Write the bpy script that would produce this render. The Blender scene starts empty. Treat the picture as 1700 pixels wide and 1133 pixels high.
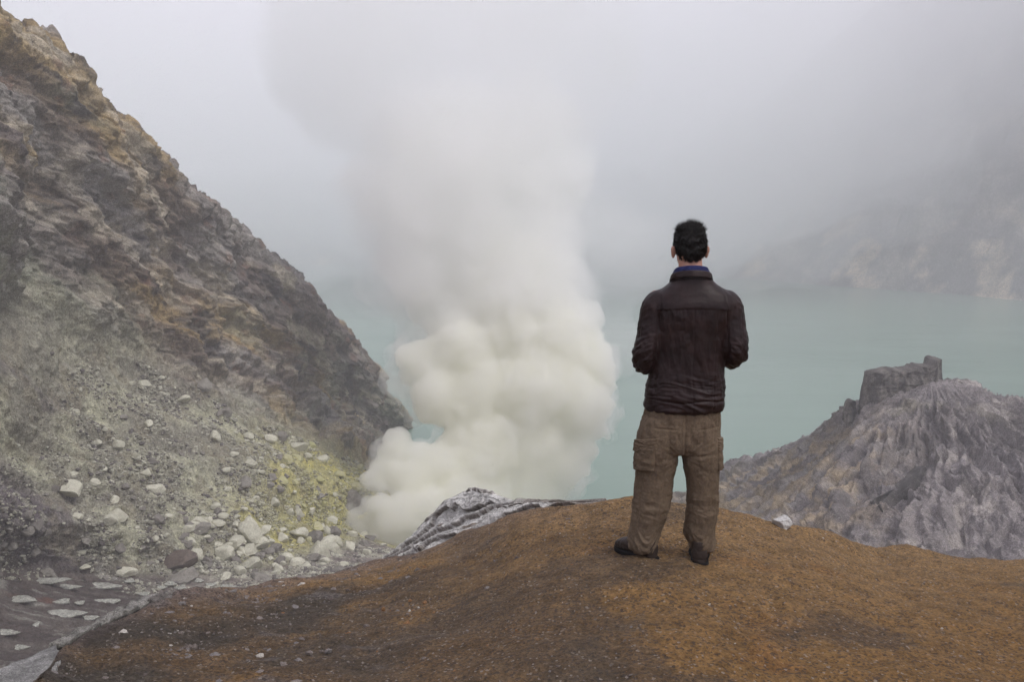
import bpy, bmesh, math, random
import numpy as np
from mathutils import Vector, Matrix

rng = np.random.default_rng(7)
random.seed(7)
sc = bpy.context.scene

# ------------------------------------------------------------------ camera
F = 1653.0 / 1700.0
PITCH = math.radians(7.44)
EYE = 1.83
cam_d = bpy.data.cameras.new('camera')
cam = bpy.data.objects.new('camera', cam_d)
sc.collection.objects.link(cam)
cam.location = (0, 0, EYE)
cam.rotation_euler = (math.radians(90) - PITCH, 0, 0)
cam_d.sensor_width = 36.0
cam_d.lens = 36.0 * F
cam_d.clip_start = 0.05
cam_d.clip_end = 6000
sc.camera = cam

# ------------------------------------------------------------------ world, sun, exposure
SUN_ELEV, SUN_ROT = math.radians(55), math.radians(125)
w = bpy.data.worlds.new('World'); sc.world = w; w.use_nodes = True
nt = w.node_tree; nt.nodes.clear()
sky = nt.nodes.new('ShaderNodeTexSky'); sky.sky_type = 'NISHITA'; sky.sun_disc = False
sky.sun_elevation = SUN_ELEV; sky.sun_rotation = SUN_ROT
sky.air_density = 1.0; sky.dust_density = 4.0; sky.ozone_density = 1.0
hs = nt.nodes.new('ShaderNodeHueSaturation'); hs.inputs['Saturation'].default_value = 0.20
wmix = nt.nodes.new('ShaderNodeMix'); wmix.data_type = 'RGBA'; wmix.inputs[0].default_value = 0.75
wmix.inputs[7].default_value = (7.7, 7.4, 9.0, 1)      # the even cloud deck of an overcast day
bg = nt.nodes.new('ShaderNodeBackground'); bg.inputs['Strength'].default_value = 0.10
wo = nt.nodes.new('ShaderNodeOutputWorld')
nt.links.new(sky.outputs[0], hs.inputs['Color']); nt.links.new(hs.outputs[0], wmix.inputs[6])
nt.links.new(wmix.outputs[2], bg.inputs['Color']); nt.links.new(bg.outputs[0], wo.inputs['Surface'])

sun_d = bpy.data.lights.new('sun', 'SUN'); sun_d.energy = 1.5; sun_d.angle = math.radians(22); sun_d.color = (1, .96, .9)
sun = bpy.data.objects.new('sun', sun_d); sc.collection.objects.link(sun)
# Nishita: rotation is clockwise from +Y
sdir = Vector((math.sin(SUN_ROT) * math.cos(SUN_ELEV), math.cos(SUN_ROT) * math.cos(SUN_ELEV), math.sin(SUN_ELEV)))
sun.rotation_euler = sdir.to_track_quat('Z', 'Y').to_euler()

sc.view_settings.view_transform = 'Standard'; sc.view_settings.look = 'None'
sc.view_settings.exposure = 0.42; sc.view_settings.gamma = 1.0; sc.view_settings.use_curve_mapping = False
sc.render.engine = 'CYCLES'
cy = sc.cycles
cy.use_denoising = True; cy.denoiser = 'OPENIMAGEDENOISE'
cy.max_bounces = 32; cy.diffuse_bounces = 3; cy.glossy_bounces = 2; cy.transmission_bounces = 2
cy.volume_bounces = 28; cy.transparent_max_bounces = 8
cy.use_adaptive_sampling = True; cy.adaptive_threshold = 0.03
cy.caustics_reflective = False; cy.caustics_refractive = False
cy.volume_step_rate = 1.0; cy.volume_max_steps = 256

# ------------------------------------------------------------------ helpers
def P(px, py, Y):
    """point on the view ray of a photograph pixel at forward distance Y (metres)"""
    px = np.asarray(px, float); py = np.asarray(py, float); Y = np.asarray(Y, float)
    a = (px - 850.0) / 1653.0; b = -(py - 566.5) / 1653.0
    c, s = math.cos(PITCH), math.sin(PITCH)
    dy = c + b * s; dz = -s + b * c
    return np.stack([a / dy * Y, Y + 0 * a, EYE + dz / dy * Y], -1)

_perm = np.random.default_rng(11).permutation(256).astype(np.int64)
_perm = np.concatenate([_perm, _perm, _perm])
_grad = np.array([[1,1,0],[-1,1,0],[1,-1,0],[-1,-1,0],[1,0,1],[-1,0,1],[1,0,-1],[-1,0,-1],
                  [0,1,1],[0,-1,1],[0,1,-1],[0,-1,-1],[1,1,0],[0,-1,1],[-1,1,0],[0,-1,-1]], float)
def gnoise(p):
    p = np.asarray(p, float); sh = p.shape[:-1]; p = p.reshape(-1, 3)
    i = np.floor(p).astype(np.int64); f = p - i; i &= 255
    u = f * f * f * (f * (f * 6 - 15) + 10)
    r = 0
    for dx in (0, 1):
        wx = u[:, 0] if dx else 1 - u[:, 0]
        for dy in (0, 1):
            wy = u[:, 1] if dy else 1 - u[:, 1]
            for dz in (0, 1):
                wz = u[:, 2] if dz else 1 - u[:, 2]
                h = _perm[_perm[_perm[i[:, 0] + dx] + i[:, 1] + dy] + i[:, 2] + dz] & 15
                g = _grad[h]
                r = r + wx * wy * wz * (g[:, 0] * (f[:, 0] - dx) + g[:, 1] * (f[:, 1] - dy) + g[:, 2] * (f[:, 2] - dz))
    return r.reshape(sh)
def fbm(p, octv=5, gain=.5, lac=2.03):
    a, s, t = 1.0, 0.0, 0.0
    p = np.asarray(p, float)
    for k in range(octv):
        s = s + a * gnoise(p + 17.3 * k); t += a; a *= gain; p = p * lac
    return s / t * 1.6
def ridged(p, octv=5, gain=.55, lac=2.1):
    a, s, t = 1.0, 0.0, 0.0
    p = np.asarray(p, float)
    for k in range(octv):
        s = s + a * (1 - 2.4 * np.abs(gnoise(p + 9.1 * k))); t += a; a *= gain; p = p * lac
    return s / t
def worley(p, seed=0):
    """distance to the nearest jittered cell point, and a random number of that cell"""
    p = np.asarray(p, float); sh = p.shape[:-1]; p = p.reshape(-1, 3)
    i = np.floor(p).astype(np.int64); best = np.full(len(p), 9.0); idv = np.zeros(len(p)); sec = np.full(len(p), 9.0)
    for dx in (-1, 0, 1):
        for dy in (-1, 0, 1):
            for dz in (-1, 0, 1):
                c = i + (dx, dy, dz); cc = c & 255
                h = _perm[_perm[_perm[cc[:, 0]] + cc[:, 1]] + cc[:, 2] + seed % 255]
                h2 = _perm[h + 31]; h3 = _perm[h + 77]
                q = c + np.stack([h, h2, h3], -1) / 255.0
                d = np.sqrt(((q - p) ** 2).sum(-1))
                m = d < best
                sec = np.where(m, best, np.minimum(sec, d))
                idv = np.where(m, _perm[h + 101] / 255.0, idv); best = np.where(m, d, best)
    return best.reshape(sh), sec.reshape(sh), idv.reshape(sh)
def sst(a, b, x):
    t = np.clip((x - a) / (b - a), 0, 1); return t * t * (3 - 2 * t)
def mixc(c0, c1, t):
    t = np.clip(np.asarray(t), 0, 1)[..., None]
    return np.asarray(c0) * (1 - t) + np.asarray(c1) * t

C = sc.collection
def tag(o, label=None, cat=None, group=None, kind=None):
    if label: o['label'] = label
    if cat: o['category'] = cat
    if group: o['group'] = group
    if kind: o['kind'] = kind
    return o
def mesh_obj(name, verts, faces, mat=None, parent=None, col=None, smooth=True):
    me = bpy.data.meshes.new(name)
    verts = np.ascontiguousarray(verts, dtype=np.float32).reshape(-1, 3)
    if isinstance(faces, np.ndarray):
        n, k = faces.shape
        me.vertices.add(len(verts)); me.vertices.foreach_set('co', verts.ravel())
        me.loops.add(n * k); me.loops.foreach_set('vertex_index', faces.astype(np.int32).ravel())
        me.polygons.add(n); me.polygons.foreach_set('loop_start', np.arange(0, n * k, k, dtype=np.int32))
        me.polygons.foreach_set('loop_total', np.full(n, k, dtype=np.int32))
        me.update(calc_edges=True); me.validate()
    else:
        me.from_pydata([tuple(v) for v in verts], [], faces)
    me.polygons.foreach_set('use_smooth', np.full(len(me.polygons), smooth, dtype=bool))
    if col is not None:
        col = np.asarray(col, np.float32).reshape(-1, 3)
        a = me.color_attributes.new('Col', 'FLOAT_COLOR', 'POINT')
        a.data.foreach_set('color', np.concatenate([col, np.ones((len(col), 1), np.float32)], 1).ravel())
    if mat: me.materials.append(mat)
    o = bpy.data.objects.new(name, me); C.objects.link(o)
    if parent: o.parent = parent
    return o
def grid_faces(nr, nc, keep=None):
    i = np.arange(nr * nc).reshape(nr, nc)
    f = np.stack([i[:-1, :-1], i[:-1, 1:], i[1:, 1:], i[1:, :-1]], -1).reshape(-1, 4)
    return f
def grid_normals(G):
    du = np.gradient(G, axis=1); dv = np.gradient(G, axis=0)
    n = np.cross(du, dv); n /= np.linalg.norm(n, axis=-1, keepdims=True) + 1e-9
    return n
def rows_surface(rows, nu, nvs):
    """rows: list of (nu,3) polylines from top to bottom; cubic in v, nvs samples per span"""
    R = np.stack(rows); n = len(R); out = []
    for k in range(n - 1):
        p0 = R[max(k - 1, 0)]; p1 = R[k]; p2 = R[k + 1]; p3 = R[min(k + 2, n - 1)]
        m1 = (p2 - p0) / 2; m2 = (p3 - p1) / 2
        t = np.linspace(0, 1, nvs[k], endpoint=(k == n - 2))[:, None, None]
        out.append((2*t**3 - 3*t**2 + 1) * p1 + (t**3 - 2*t**2 + t) * m1 + (-2*t**3 + 3*t**2) * p2 + (t**3 - t**2) * m2)
    return np.concatenate(out, 0)
def urow(pts, us, u):
    """image-space guide points with a depth each -> world polyline sampled at u"""
    pts = np.array(pts, float)
    return P(np.interp(u, us, pts[:, 0]), np.interp(u, us, pts[:, 1]), 1 / np.interp(u, us, 1 / pts[:, 2]))

# ------------------------------------------------------------------ materials
def new_mat(name):
    m = bpy.data.materials.new(name); m.use_nodes = True; m.node_tree.nodes.clear()
    return m, m.node_tree
class NT:
    def __init__(s, name):
        s.m, s.t = new_mat(name)
        s.out = s.n('OutputMaterial'); s.tc = s.n('TexCoord')
    def n(s, typ, **kw):
        nd = s.t.nodes.new('ShaderNode' + typ)
        for k, v in kw.items(): setattr(nd, k, v)
        return nd
    def l(s, a, b): s.t.links.new(a, b)
    def noise(s, scale, detail=4, rough=.55, vec=None, dist=0):
        nd = s.n('TexNoise'); nd.inputs['Scale'].default_value = scale; nd.inputs['Detail'].default_value = detail
        nd.inputs['Roughness'].default_value = rough; nd.inputs['Distortion'].default_value = dist
        s.l(vec if vec is not None else s.tc.outputs['Object'], nd.inputs['Vector']); return nd.outputs['Fac']
    def voro(s, scale, feature='F1', vec=None, out='Distance'):
        nd = s.n('TexVoronoi'); nd.feature = feature; nd.inputs['Scale'].default_value = scale
        s.l(vec if vec is not None else s.tc.outputs['Object'], nd.inputs['Vector']); return nd.outputs[out]
    def mapping(s, scale=(1, 1, 1), rot=(0, 0, 0)):
        nd = s.n('Mapping'); nd.inputs['Scale'].default_value = scale; nd.inputs['Rotation'].default_value = rot
        s.l(s.tc.outputs['Object'], nd.inputs['Vector']); return nd.outputs[0]
    def math(s, op, a, b=None, c=None):
        nd = s.n('Math', operation=op)
        for i, v in enumerate((a, b, c)):
            if v is None: continue
            if isinstance(v, (int, float)): nd.inputs[i].default_value = v
            else: s.l(v, nd.inputs[i])
        return nd.outputs[0]
    def ramp(s, x, a, b, c=0.0, d=1.0):
        nd = s.n('MapRange'); nd.interpolation_type = 'SMOOTHSTEP'
        for i, v in zip((1, 2, 3, 4), (a, b, c, d)): nd.inputs[i].default_value = v
        s.l(x, nd.inputs[0]); return nd.outputs[0]
    def mix(s, f, a, b, blend='MIX'):
        nd = s.n('Mix', data_type='RGBA', blend_type=blend)
        for sock, v in ((nd.inputs[0], f), (nd.inputs[6], a), (nd.inputs[7], b)):
            if isinstance(v, (int, float)): sock.default_value = v
            elif isinstance(v, tuple): sock.default_value = (*v, 1) if len(v) == 3 else v
            else: s.l(v, sock)
        return nd.outputs[2]
    def gray(s, x, lo, hi):
        """multiplier colour from a scalar"""
        v = s.ramp(x, 0.25, 0.75, lo, hi); cb = s.n('CombineColor')
        for i in range(3): s.l(v, cb.inputs[i])
        return cb.outputs[0]
    def attr(s, name='Col'):
        nd = s.n('VertexColor'); nd.layer_name = name; return nd.outputs[0]
    def bump(s, h, strength, dist, prev=None):
        nd = s.n('Bump'); nd.inputs['Strength'].default_value = strength; nd.inputs['Distance'].default_value = dist
        s.l(h, nd.inputs['Height'])
        if prev is not None: s.l(prev, nd.inputs['Normal'])
        return nd.outputs[0]
    def bsdf(s, color, rough=.9, normal=None, spec=.3, **kw):
        b = s.n('BsdfPrincipled')
        for k, v in (('Base Color', color), ('Roughness', rough), ('Specular IOR Level', spec)):
            if isinstance(v, tuple): b.inputs[k].default_value = (*v, 1)
            elif isinstance(v, (int, float)): b.inputs[k].default_value = v
            else: s.l(v, b.inputs[k])
        if normal is not None: s.l(normal, b.inputs['Normal'])
        for k, v in kw.items(): b.inputs[k].default_value = v
        s.l(b.outputs[0], s.out.inputs['Surface']); return s.m

def rock_mat(name, s1, s2, bump_d, col_lo=.6, col_hi=1.4, fleck=(.5, .5, .44), fleck_amt=.25, rough=.9):
    t = NT(name)
    n1 = t.noise(s1, 6, .65); n2 = t.noise(s2, 5, .7); v = t.voro(s2 * .8)
    c = t.mix(1.0, t.attr(), t.gray(n1, col_lo, col_hi), 'MULTIPLY')
    c = t.mix(1.0, c, t.gray(n2, .72, 1.28), 'MULTIPLY')
    g3 = t.noise(s2 * 3.2, 3, .7); c = t.mix(1.0, c, t.gray(g3, .50, 1.50), 'MULTIPLY')
    fl = t.math('MULTIPLY', t.ramp(t.noise(s2 * 1.6, 3, .6), .58, .72), fleck_amt)
    c = t.mix(fl, c, fleck)
    b = t.bump(n1, 1, bump_d * 5); b = t.bump(n2, 1, bump_d * 1.4, b); b = t.bump(v, .5, bump_d * .8, b); b = t.bump(g3, .8, bump_d * .7, b)
    return t.bsdf(c, rough, b, .2)
# ------------------------------------------------------------------ lake
LAKE = -60.0
t = NT('lake_water')
n = t.noise(.01, 4, .6, t.mapping((1, 3, 1))); 
c = t.mix(t.ramp(n, .35, .7), (.142, .236, .178), (.165, .26, .20))
rip = t.noise(.35, 4, .6, t.mapping((1, 2.2, 1)))
m_water = t.bsdf(c, .22, t.bump(rip, .25, .25), .35)
g = np.stack(np.meshgrid(np.linspace(-1880, 1880, 40), np.linspace(-380, 1500, 40)), -1)
G = np.concatenate([g, np.full(g.shape[:2] + (1,), LAKE)], -1)
lake = mesh_obj('water', G, grid_faces(40, 40), m_water)
tag(lake, 'pale turquoise crater lake water fading into the mist', kind='structure', cat='lake')

# ------------------------------------------------------------------ left crater wall, scree and valley floor
US = np.arange(8.)
Y_ridge = [(-350,-330,95),(0,28,130),(150,140,145),(272,262,165),(412,390,190),(540,525,220),(625,625,260),(684,745,300)]
sil = [(-350,-330),(-200,-150),(-90,-60),(0,28),(20,42),(46,62),(52,57),(84,62),(91,70),(99,98),(118,107),(132,118),(150,140),(160,165),(180,190),(198,203),(215,215),(235,240),(262,265),
       (270,262),(282,275),(295,305),(312,313),(330,335),(352,350),(362,352),(375,363),(392,380),(404,384),(412,390),(425,412),(445,432),(470,445),(500,475),(520,500),
       (540,525),(575,555),(600,590),(625,622),(630,650),(650,680),(665,702),(684,745)]
NU = 560
u = np.linspace(0, 7, NU)
yr = np.array(Y_ridge, float)
sil = np.array(sil, float)
usil = np.interp(sil[:, 0], yr[:, 0], US)
ridge = P(np.interp(u, usil, sil[:, 0]), np.interp(u, usil, sil[:, 1]), 1 / np.interp(u, US, 1 / yr[:, 2]))
rows = [
 [(-380,-60,88),(-40,230,112),(110,300,132),(230,400,152),(350,500,175),(480,600,203),(585,680,240),(655,745,275)],
 [(-400,260,82),(-60,440,102),(120,510,132),(230,580,148),(330,640,160),(450,700,178),(560,745,200),(640,782,225)],
 [(-400,560,76),(-90,640,94),(60,680,118),(190,710,130),(320,745,140),(440,775,152),(530,800,165),(622,812,185)],
 [(-400,760,72),(-100,800,90),(30,820,104),(150,850,113),(290,860,124),(410,870,134),(500,875,148),(590,860,168)],
 [(-400,930,68),(-100,940,90),(20,950,100),(150,958,108),(300,958,116),(420,952,122),(520,935,132),(610,900,155)],
 [(-400,1060,62),(-100,1060,78),(20,1060,84),(150,1055,88),(300,1040,93),(450,1010,102),(600,980,115),(720,930,142)],
 [(-400,1400,50),(-100,1350,52),(50,1330,55),(200,1300,58),(400,1250,62),(600,1180,68),(750,1100,85),(850,1000,112)]]
R = [urow(r, US, u) for r in rows]
b1 = ridge + np.array([-22., 26, -9]); b2 = ridge + np.array([-90., 70, -90])
allr = [b2, b1, ridge] + R
# close the right end: fall to below the lake
def extend(r, off, n=36):
    tt = np.linspace(0, 1, n + 1)[1:, None]
    return np.concatenate([r, r[-1] + tt * np.array(off)], 0)
allr.append(allr[-1] + np.array([14., -22, -38]))
ends = [(10, 20, -30), (10, 20, -16), (9, 9, -14), (12, 4, -12), (16, 0, -12), (20, 4, -14), (26, 8, -14), (26, 6, -14), (26, 8, -22), (30, 10, -30), (36, 12, -20)]
allr = [extend(r, e) for r, e in zip(allr, ends)]
NL = 110
wt = np.linspace(1, 0, NL + 1)[:-1, None]
allr = [np.concatenate([r[0] + wt * np.array([-80., -120, 4]) + np.sin(wt * 9) * np.array([5., -3, 2]), r], 0) for r in allr]      # the wall runs on past the left of the picture
nvs = [10, 30, 190, 150, 110, 90, 80, 90, 60, 24]
G = rows_surface(allr, None, nvs)
nr, nc = G.shape[:2]
vv = np.concatenate([k + np.linspace(0, 1, n, endpoint=(k == len(nvs) - 1)) for k, n in enumerate(nvs)])   # row index as a float; ridge = 2, cliff foot = 4, valley edge = 7
V = np.broadcast_to(vv[:, None], (nr, nc)); U = np.broadcast_to(np.concatenate([np.linspace(-1.2, 0, NL + 1)[:-1], u, 7 + np.linspace(0, 1, 37)[1:]])[None], (nr, nc))
N = grid_normals(G)
if N[120, 300] @ (np.array([0, 0, 2.]) - G[120, 300]) < 0: N = -N
sdirn = np.array([33, 160, -89.]); sdirn /= np.linalg.norm(sdirn)
nrm = np.array([.55, -.45, .7]); nrm -= nrm @ sdirn * sdirn; nrm /= np.linalg.norm(nrm)
tdir = np.cross(sdirn, nrm)
S = np.stack([G @ sdirn, G @ tdir, G @ nrm], -1)
cliff = sst(4.35, 3.75, V + .25 * fbm(G / 14., 3)) * sst(1.5, 2.0, V)
floor_m = sst(6.75, 7.1, V)
scree = (1 - cliff) * (1 - floor_m) * (V > 2.2)
ridgefade = .15 + .85 * sst(0, .40, np.abs(V - 2))
# relief: long ribs running down with the ridge line, blocks, grain
d = 0
d = d + cliff * ridgefade * (-1.6 + 4.4 * ridged(S / np.array([60, 17, 25]), 4) + 2.2 * ridged(S / np.array([20, 6, 9.]) + 5, 5))
wl, ws, wi = worley(S / np.array([7, 3.2, 4.]))
d = d + cliff * (1.5 * (wi - .5) * sst(0, .12, ws - wl) + 1.0 * fbm(G / 3.0, 4) + .65 * ridged(G / 1.6, 3) * .8)
d = d + cliff * ridgefade * 1.4 * fbm(G / np.array([9, 9, 4.]), 4)
wl2, ws2, wi2 = worley(G / 2.2); wl3, ws3, wi3 = worley(G / 1.0, 5)
# buttress and gully at the far left
gully = np.exp(-((U - 1.85 + .25 * (V - 3)) / .28) ** 2) * sst(2.5, 3.2, V) * sst(5.0, 4.2, V)
d = d - 5.0 * gully
d = d + scree * (1.3 * fbm(S / np.array([30, 9, 10.]), 4) + .5 * sst(.1, .5, wi2) * np.clip(.6 - wl2, 0, 1) * 1.6 + .34 * np.clip(.7 - wl3, 0, 1) * (wi3 > .4) + .30 * fbm(G / .9, 3))
# gullies in the lower left part of the scree
sg = sst(4.6, 3.2, U) * scree * sst(4.6, 5.2, V)
d = d + sg * 1.6 * ridged(S / np.array([34, 5.5, 12.]) + 3, 4)
# a hummock ridge at the lower left
d = d + 2.2 * np.exp(-((V - 6.35) / .4) ** 2) * sst(3.2, 1.8, U)
d = d + floor_m * (.35 * fbm(G / np.array([14, 4, 4.]), 5) + .22 * ridged(G / np.array([3.2, 1.2, 2.]), 4) + .12 * fbm(G / .5, 3)) * 1.0
jag = np.exp(-((V - 2) / .10) ** 2) * (1.5 * np.clip(ridged(G / np.array([4., 4, 4]) + 60, 4), 0, 1) + .5 * ridged(G / 1.3, 2))
G = G + N * d[..., None]; G[..., 2] += jag - .5 * np.exp(-((V - 2) / .10) ** 2)
# raw soft strata ledges: terrace the cliff a little across the ribs
# colours
n1 = fbm(S / np.array([70, 24, 30.]) + 2, 5); n2 = fbm(S / np.array([26, 8, 10.]) + 7, 5); n3 = fbm(S / np.array([12, 3.5, 5.]) + 13, 5); n4 = fbm(G / 5. + 21, 5)
brown = np.array([.135, .105, .078]); purple = np.array([.135, .112, .110]); ochre = np.array([.31, .225, .10]); pale = np.array([.37, .325, .25])
grey = np.array([.215, .20, .18]); green = np.array([.25, .26, .185]); dark = np.array([.075, .066, .064]); rust = np.array([.2, .105, .065])
col = mixc(brown, purple, sst(-.3, .4, n1))
col = mixc(col, grey * 1.1, sst(-.15, .35, n2) * .85)
col = mixc(col, ochre, sst(.02, .4, fbm(S / np.array([45, 13, 20.]) + 31, 5)) * .75)
col = mixc(col, green * .8, sst(.15, .5, fbm(S / np.array([30, 12, 20.]) + 41, 4)) * .5)
col = mixc(col, dark * .8, sst(.18, .45, n3) * .8)
col = mixc(col, pale, sst(.12, .45, fbm(S / np.array([14, 4, 5.]) + 51, 5)) * .75)
col = mixc(col, rust, sst(.35, .6, n4) * .45)
lowleft = sst(2.6, 1.6, U) * sst(2.8, 3.6, V)
col = mixc(col, mixc(grey, green, sst(-.2, .3, n2)), lowleft * .8)
ccol = col
sbase = mixc(np.array([.225, .22, .165]), np.array([.39, .395, .275]), sst(-.35, .35, fbm(G / 9. + 3, 5)))
sbase = mixc(sbase, np.array([.125, .11, .108]), sst(.05, .5, fbm(S / np.array([34, 7, 12.]) + 8, 5)) * .85 * sst(5.6, 2.4, U))
sbase = mixc(sbase, np.array([.12, .105, .11]), sst(5.4, 6.3, V + .4 * n2) * sst(3.6, 2.2, U) * .75)
sbase = mixc(sbase, np.array([.36, .36, .27]), sst(.3, .7, wi2) * sst(.45, .2, wl2) * .6)
sulf = sst(4.2, 6.0, U + .5 * fbm(G / 10. + 6, 4)) * sst(3.9, 4.4, V) * sst(7.2, 6.2, V)
sbase = mixc(sbase, np.array([.37, .355, .14]), sulf * .9)
sy = sulf * sst(.02, .4, fbm(G / 6. + 71, 4) + .35 * (sulf - .6))
sbase = mixc(sbase, np.array([.48, .44, .12]), sy * .6)
sbase = mixc(sbase, np.array([.24, .22, .15]), sst(.1, .4, fbm(G / 4. + 77, 4)) * .5)
fcol = mixc(np.array([.095, .078, .070]), np.array([.145, .125, .108]), sst(-.2, .4, fbm(G / np.array([16, 3, 3.]) + 3, 5)))
fcol = mixc(fcol, np.array([.36, .36, .31]), sst(.30, .42, fbm(G / np.array([5.5, 1.3, 2.]) + 33, 4)) * .5)
fcol = mixc(fcol, np.array([.17, .075, .05]), sst(.4, .6, fbm(G / 7. + 91, 3)) * .5)
fcol = fcol * .85; fcol = mixc(fcol, mixc(np.array([.2, .17, .15]), np.array([.38, .36, .29]), sst(-.2, .3, fbm(G / 3. + 5, 4))), sst(3.2, 4.8, U + .4 * fbm(G / 5., 3)) * .85)
sbase = sbase * np.array([1.26, 1.22, 1.26]); ccol = ccol * 1.10
col = ccol * cliff[..., None] + fcol * floor_m[..., None] + sbase * (1 - cliff - floor_m)[..., None]
col = np.clip(col, .02, .9)
m_cliff = rock_mat('crater_wall_rock', .45, 2.2, .10)
m_scree = rock_mat('scree_rock', .8, 3.2, .10, .7, 1.3)
m_floor = rock_mat('valley_soil', .9, 4.0, .06, .7, 1.3, (.3, .28, .25), .2)
ai = int(np.searchsorted(vv, 4.0)); bi = int(np.searchsorted(vv, 7.0))
WG, WV, WU, WN = G, V, U, N
def strip(name, a, b, mat, label):
    g = G[a:b]; 
    o = mesh_obj(name, g, grid_faces(b - a, nc), mat, col=col[a:b])
    return tag(o, label, kind='structure')
strip('cliff', 0, ai + 1, m_cliff, 'steep brown and ochre crater wall falling from the upper left to the lake')
strip('scree_slope', ai, bi + 1, m_scree, 'grey green rubble slope turning sulphur yellow towards the smoke')
strip('valley_floor', bi, nr, m_floor, 'dark brown valley floor with pale crusts at the lower left')

# ------------------------------------------------------------------ right hand crag hill
US2 = np.arange(6.)
sil2 = np.array([(1150,792),(1172,783),(1195,777),(1215,768),(1235,768),(1262,758),(1275,760),(1300,746),(1318,742),(1330,733),(1345,727),(1370,708),(1385,700),(1397,684),(1408,676),
        (1425,672),(1437,664),(1446,650),(1460,646),(1500,640),(1545,633),(1572,636),(1600,640),(1618,641),(1638,657),(1662,663),(1700,668),(1760,672),(1830,700),(2000,760)], float)
yr2 = np.array([(1150,0,242),(1345,0,180),(1450,0,150),(1570,0,143),(1700,0,142),(2000,0,125)], float)
NU2 = 520
u = np.linspace(0, 5, NU2)
us2 = np.interp(sil2[:, 0], yr2[:, 0], US2)
ridge2 = P(np.interp(u, us2, sil2[:, 0]), np.interp(u, us2, sil2[:, 1]), 1 / np.interp(u, US2, 1 / yr2[:, 2]))
rows2 = [
 [(1125,812,230),(1310,775,168),(1420,715,138),(1575,700,128),(1715,725,127),(2030,800,108)],
 [(1110,835,205),(1270,835,150),(1400,810,120),(1590,800,108),(1735,810,104),(2070,880,88)],
 [(1080,880,180),(1240,900,128),(1390,900,100),(1600,900,88),(1760,915,82),(2120,980,68)],
 [(1040,1000,140),(1220,1020,95),(1390,1060,75),(1600,1080,64),(1800,1100,58),(2220,1250,46)]]
bk = [ridge2 + np.array([25., 70, -55]), ridge2 + np.array([6., 16, -8])]
allr = bk + [ridge2] + [urow(r, US2, u) for r in rows2]
last = allr[-1] + np.array([-6., -20, 0]); last[:, 2] = -68; allr.append(last)
allr = [np.concatenate([r[0] + np.linspace(1, 0, 31)[:-1, None] * np.array([-24., -6, -14]), r, r[-1] + np.linspace(0, 1, 61)[1:, None] * np.array([70., -10, -30])], 0) for r in allr]
nvs2 = [10, 24, 150, 150, 120, 60, 40]
G = rows_surface(allr, None, nvs2); nr, nc = G.shape[:2]
vv = np.concatenate([k + np.linspace(0, 1, n, endpoint=(k == 6)) for k, n in enumerate(nvs2)])
V = np.broadcast_to(vv[:, None], (nr, nc)); U = np.broadcast_to(np.concatenate([np.linspace(-1, 0, 31)[:-1], u, 5 + np.linspace(0, 1, 61)[1:]])[None], (nr, nc))
N = grid_normals(G)
if N[100, 300] @ (np.array([0, 0, 2.]) - G[100, 300]) < 0: N = -N
summit = P(1545, 640, 143)
dv = G - summit; ang = np.arctan2(dv[..., 0], -dv[..., 1]); rad = np.sqrt(dv[..., 0]**2 + dv[..., 1]**2) + 1e-3
A = np.stack([ang * 7 + .6 * fbm(G / 14., 3), rad / 42., np.zeros_like(ang)], -1)
A2 = np.stack([ang * 22 + 1.0 * fbm(G / 7., 3), rad / 16., np.zeros_like(ang) + 4], -1)
rf = .04 + .96 * sst(0, .5, np.abs(V - 2))
d = rf * (3.8 * sst(0, 22, rad) * (ridged(A, 3) - .55) + 1.3 * sst(0, 14, rad) * (ridged(A2, 4) - .45) - .25 + .8 * fbm(G / 11., 4))
wl, ws, wi = worley(G / np.array([3.2, 3.2, 2.]))
d = d + .6 * (wi - .5) * sst(0, .15, ws - wl) + .35 * fbm(G / 2.2, 4) + .20 * ridged(G / 1.1, 3)
G = G + N * d[..., None]
G[..., 2] += np.exp(-((V - 2) / .08) ** 2) * .7 * np.clip(ridged(G / 3. + 6, 4), -.3, 1)
n2 = fbm(G / 13. + 4, 5); n3 = fbm(A2 * .6 + 9, 4)
col = mixc(np.array([.155, .138, .132]), np.array([.235, .212, .205]), sst(-.3, .4, n2))
col = mixc(col, np.array([.105, .095, .10]), sst(0, .5, n3) * .7)
col = mixc(col, np.array([.20, .185, .13]), sst(.1, .5, fbm(G / 9. + 44, 4)) * .6 * sst(30, 5, rad))
lowl = sst(2.9, 1.0, U + .5 * n2) * sst(2.1, 2.7, V)
col = mixc(col, np.array([.27, .255, .24]), lowl * sst(-.1, .4, fbm(G / 6. + 14, 5)) * .85)
band = np.exp(-((G[..., 0] - (P(1390, 840, 125)[0]) - (V - 3.6) * -9) / 7.) ** 2) * sst(2.4, 3.2, V) * sst(3.2, 1.6, U)
col = mixc(col, np.array([.40, .31, .19]), band * sst(-.25, .3, fbm(G / 4. + 61, 4)) * .8)
col = mixc(col, np.array([.42, .38, .34]), sst(.22, .5, fbm(G / np.array([5, 5, 2.]) + 24, 5)) * .6)
HG, HN_ = G, N
m_crag = rock_mat('crag_rock', .5, 2.6, .08, .7, 1.3)
o = mesh_obj('hill', G, grid_faces(nr, nc), m_crag, col=np.clip(col, .02, .9))
tag(o, 'furrowed grey rock hill rising from the lake at the right', kind='structure')

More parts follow.
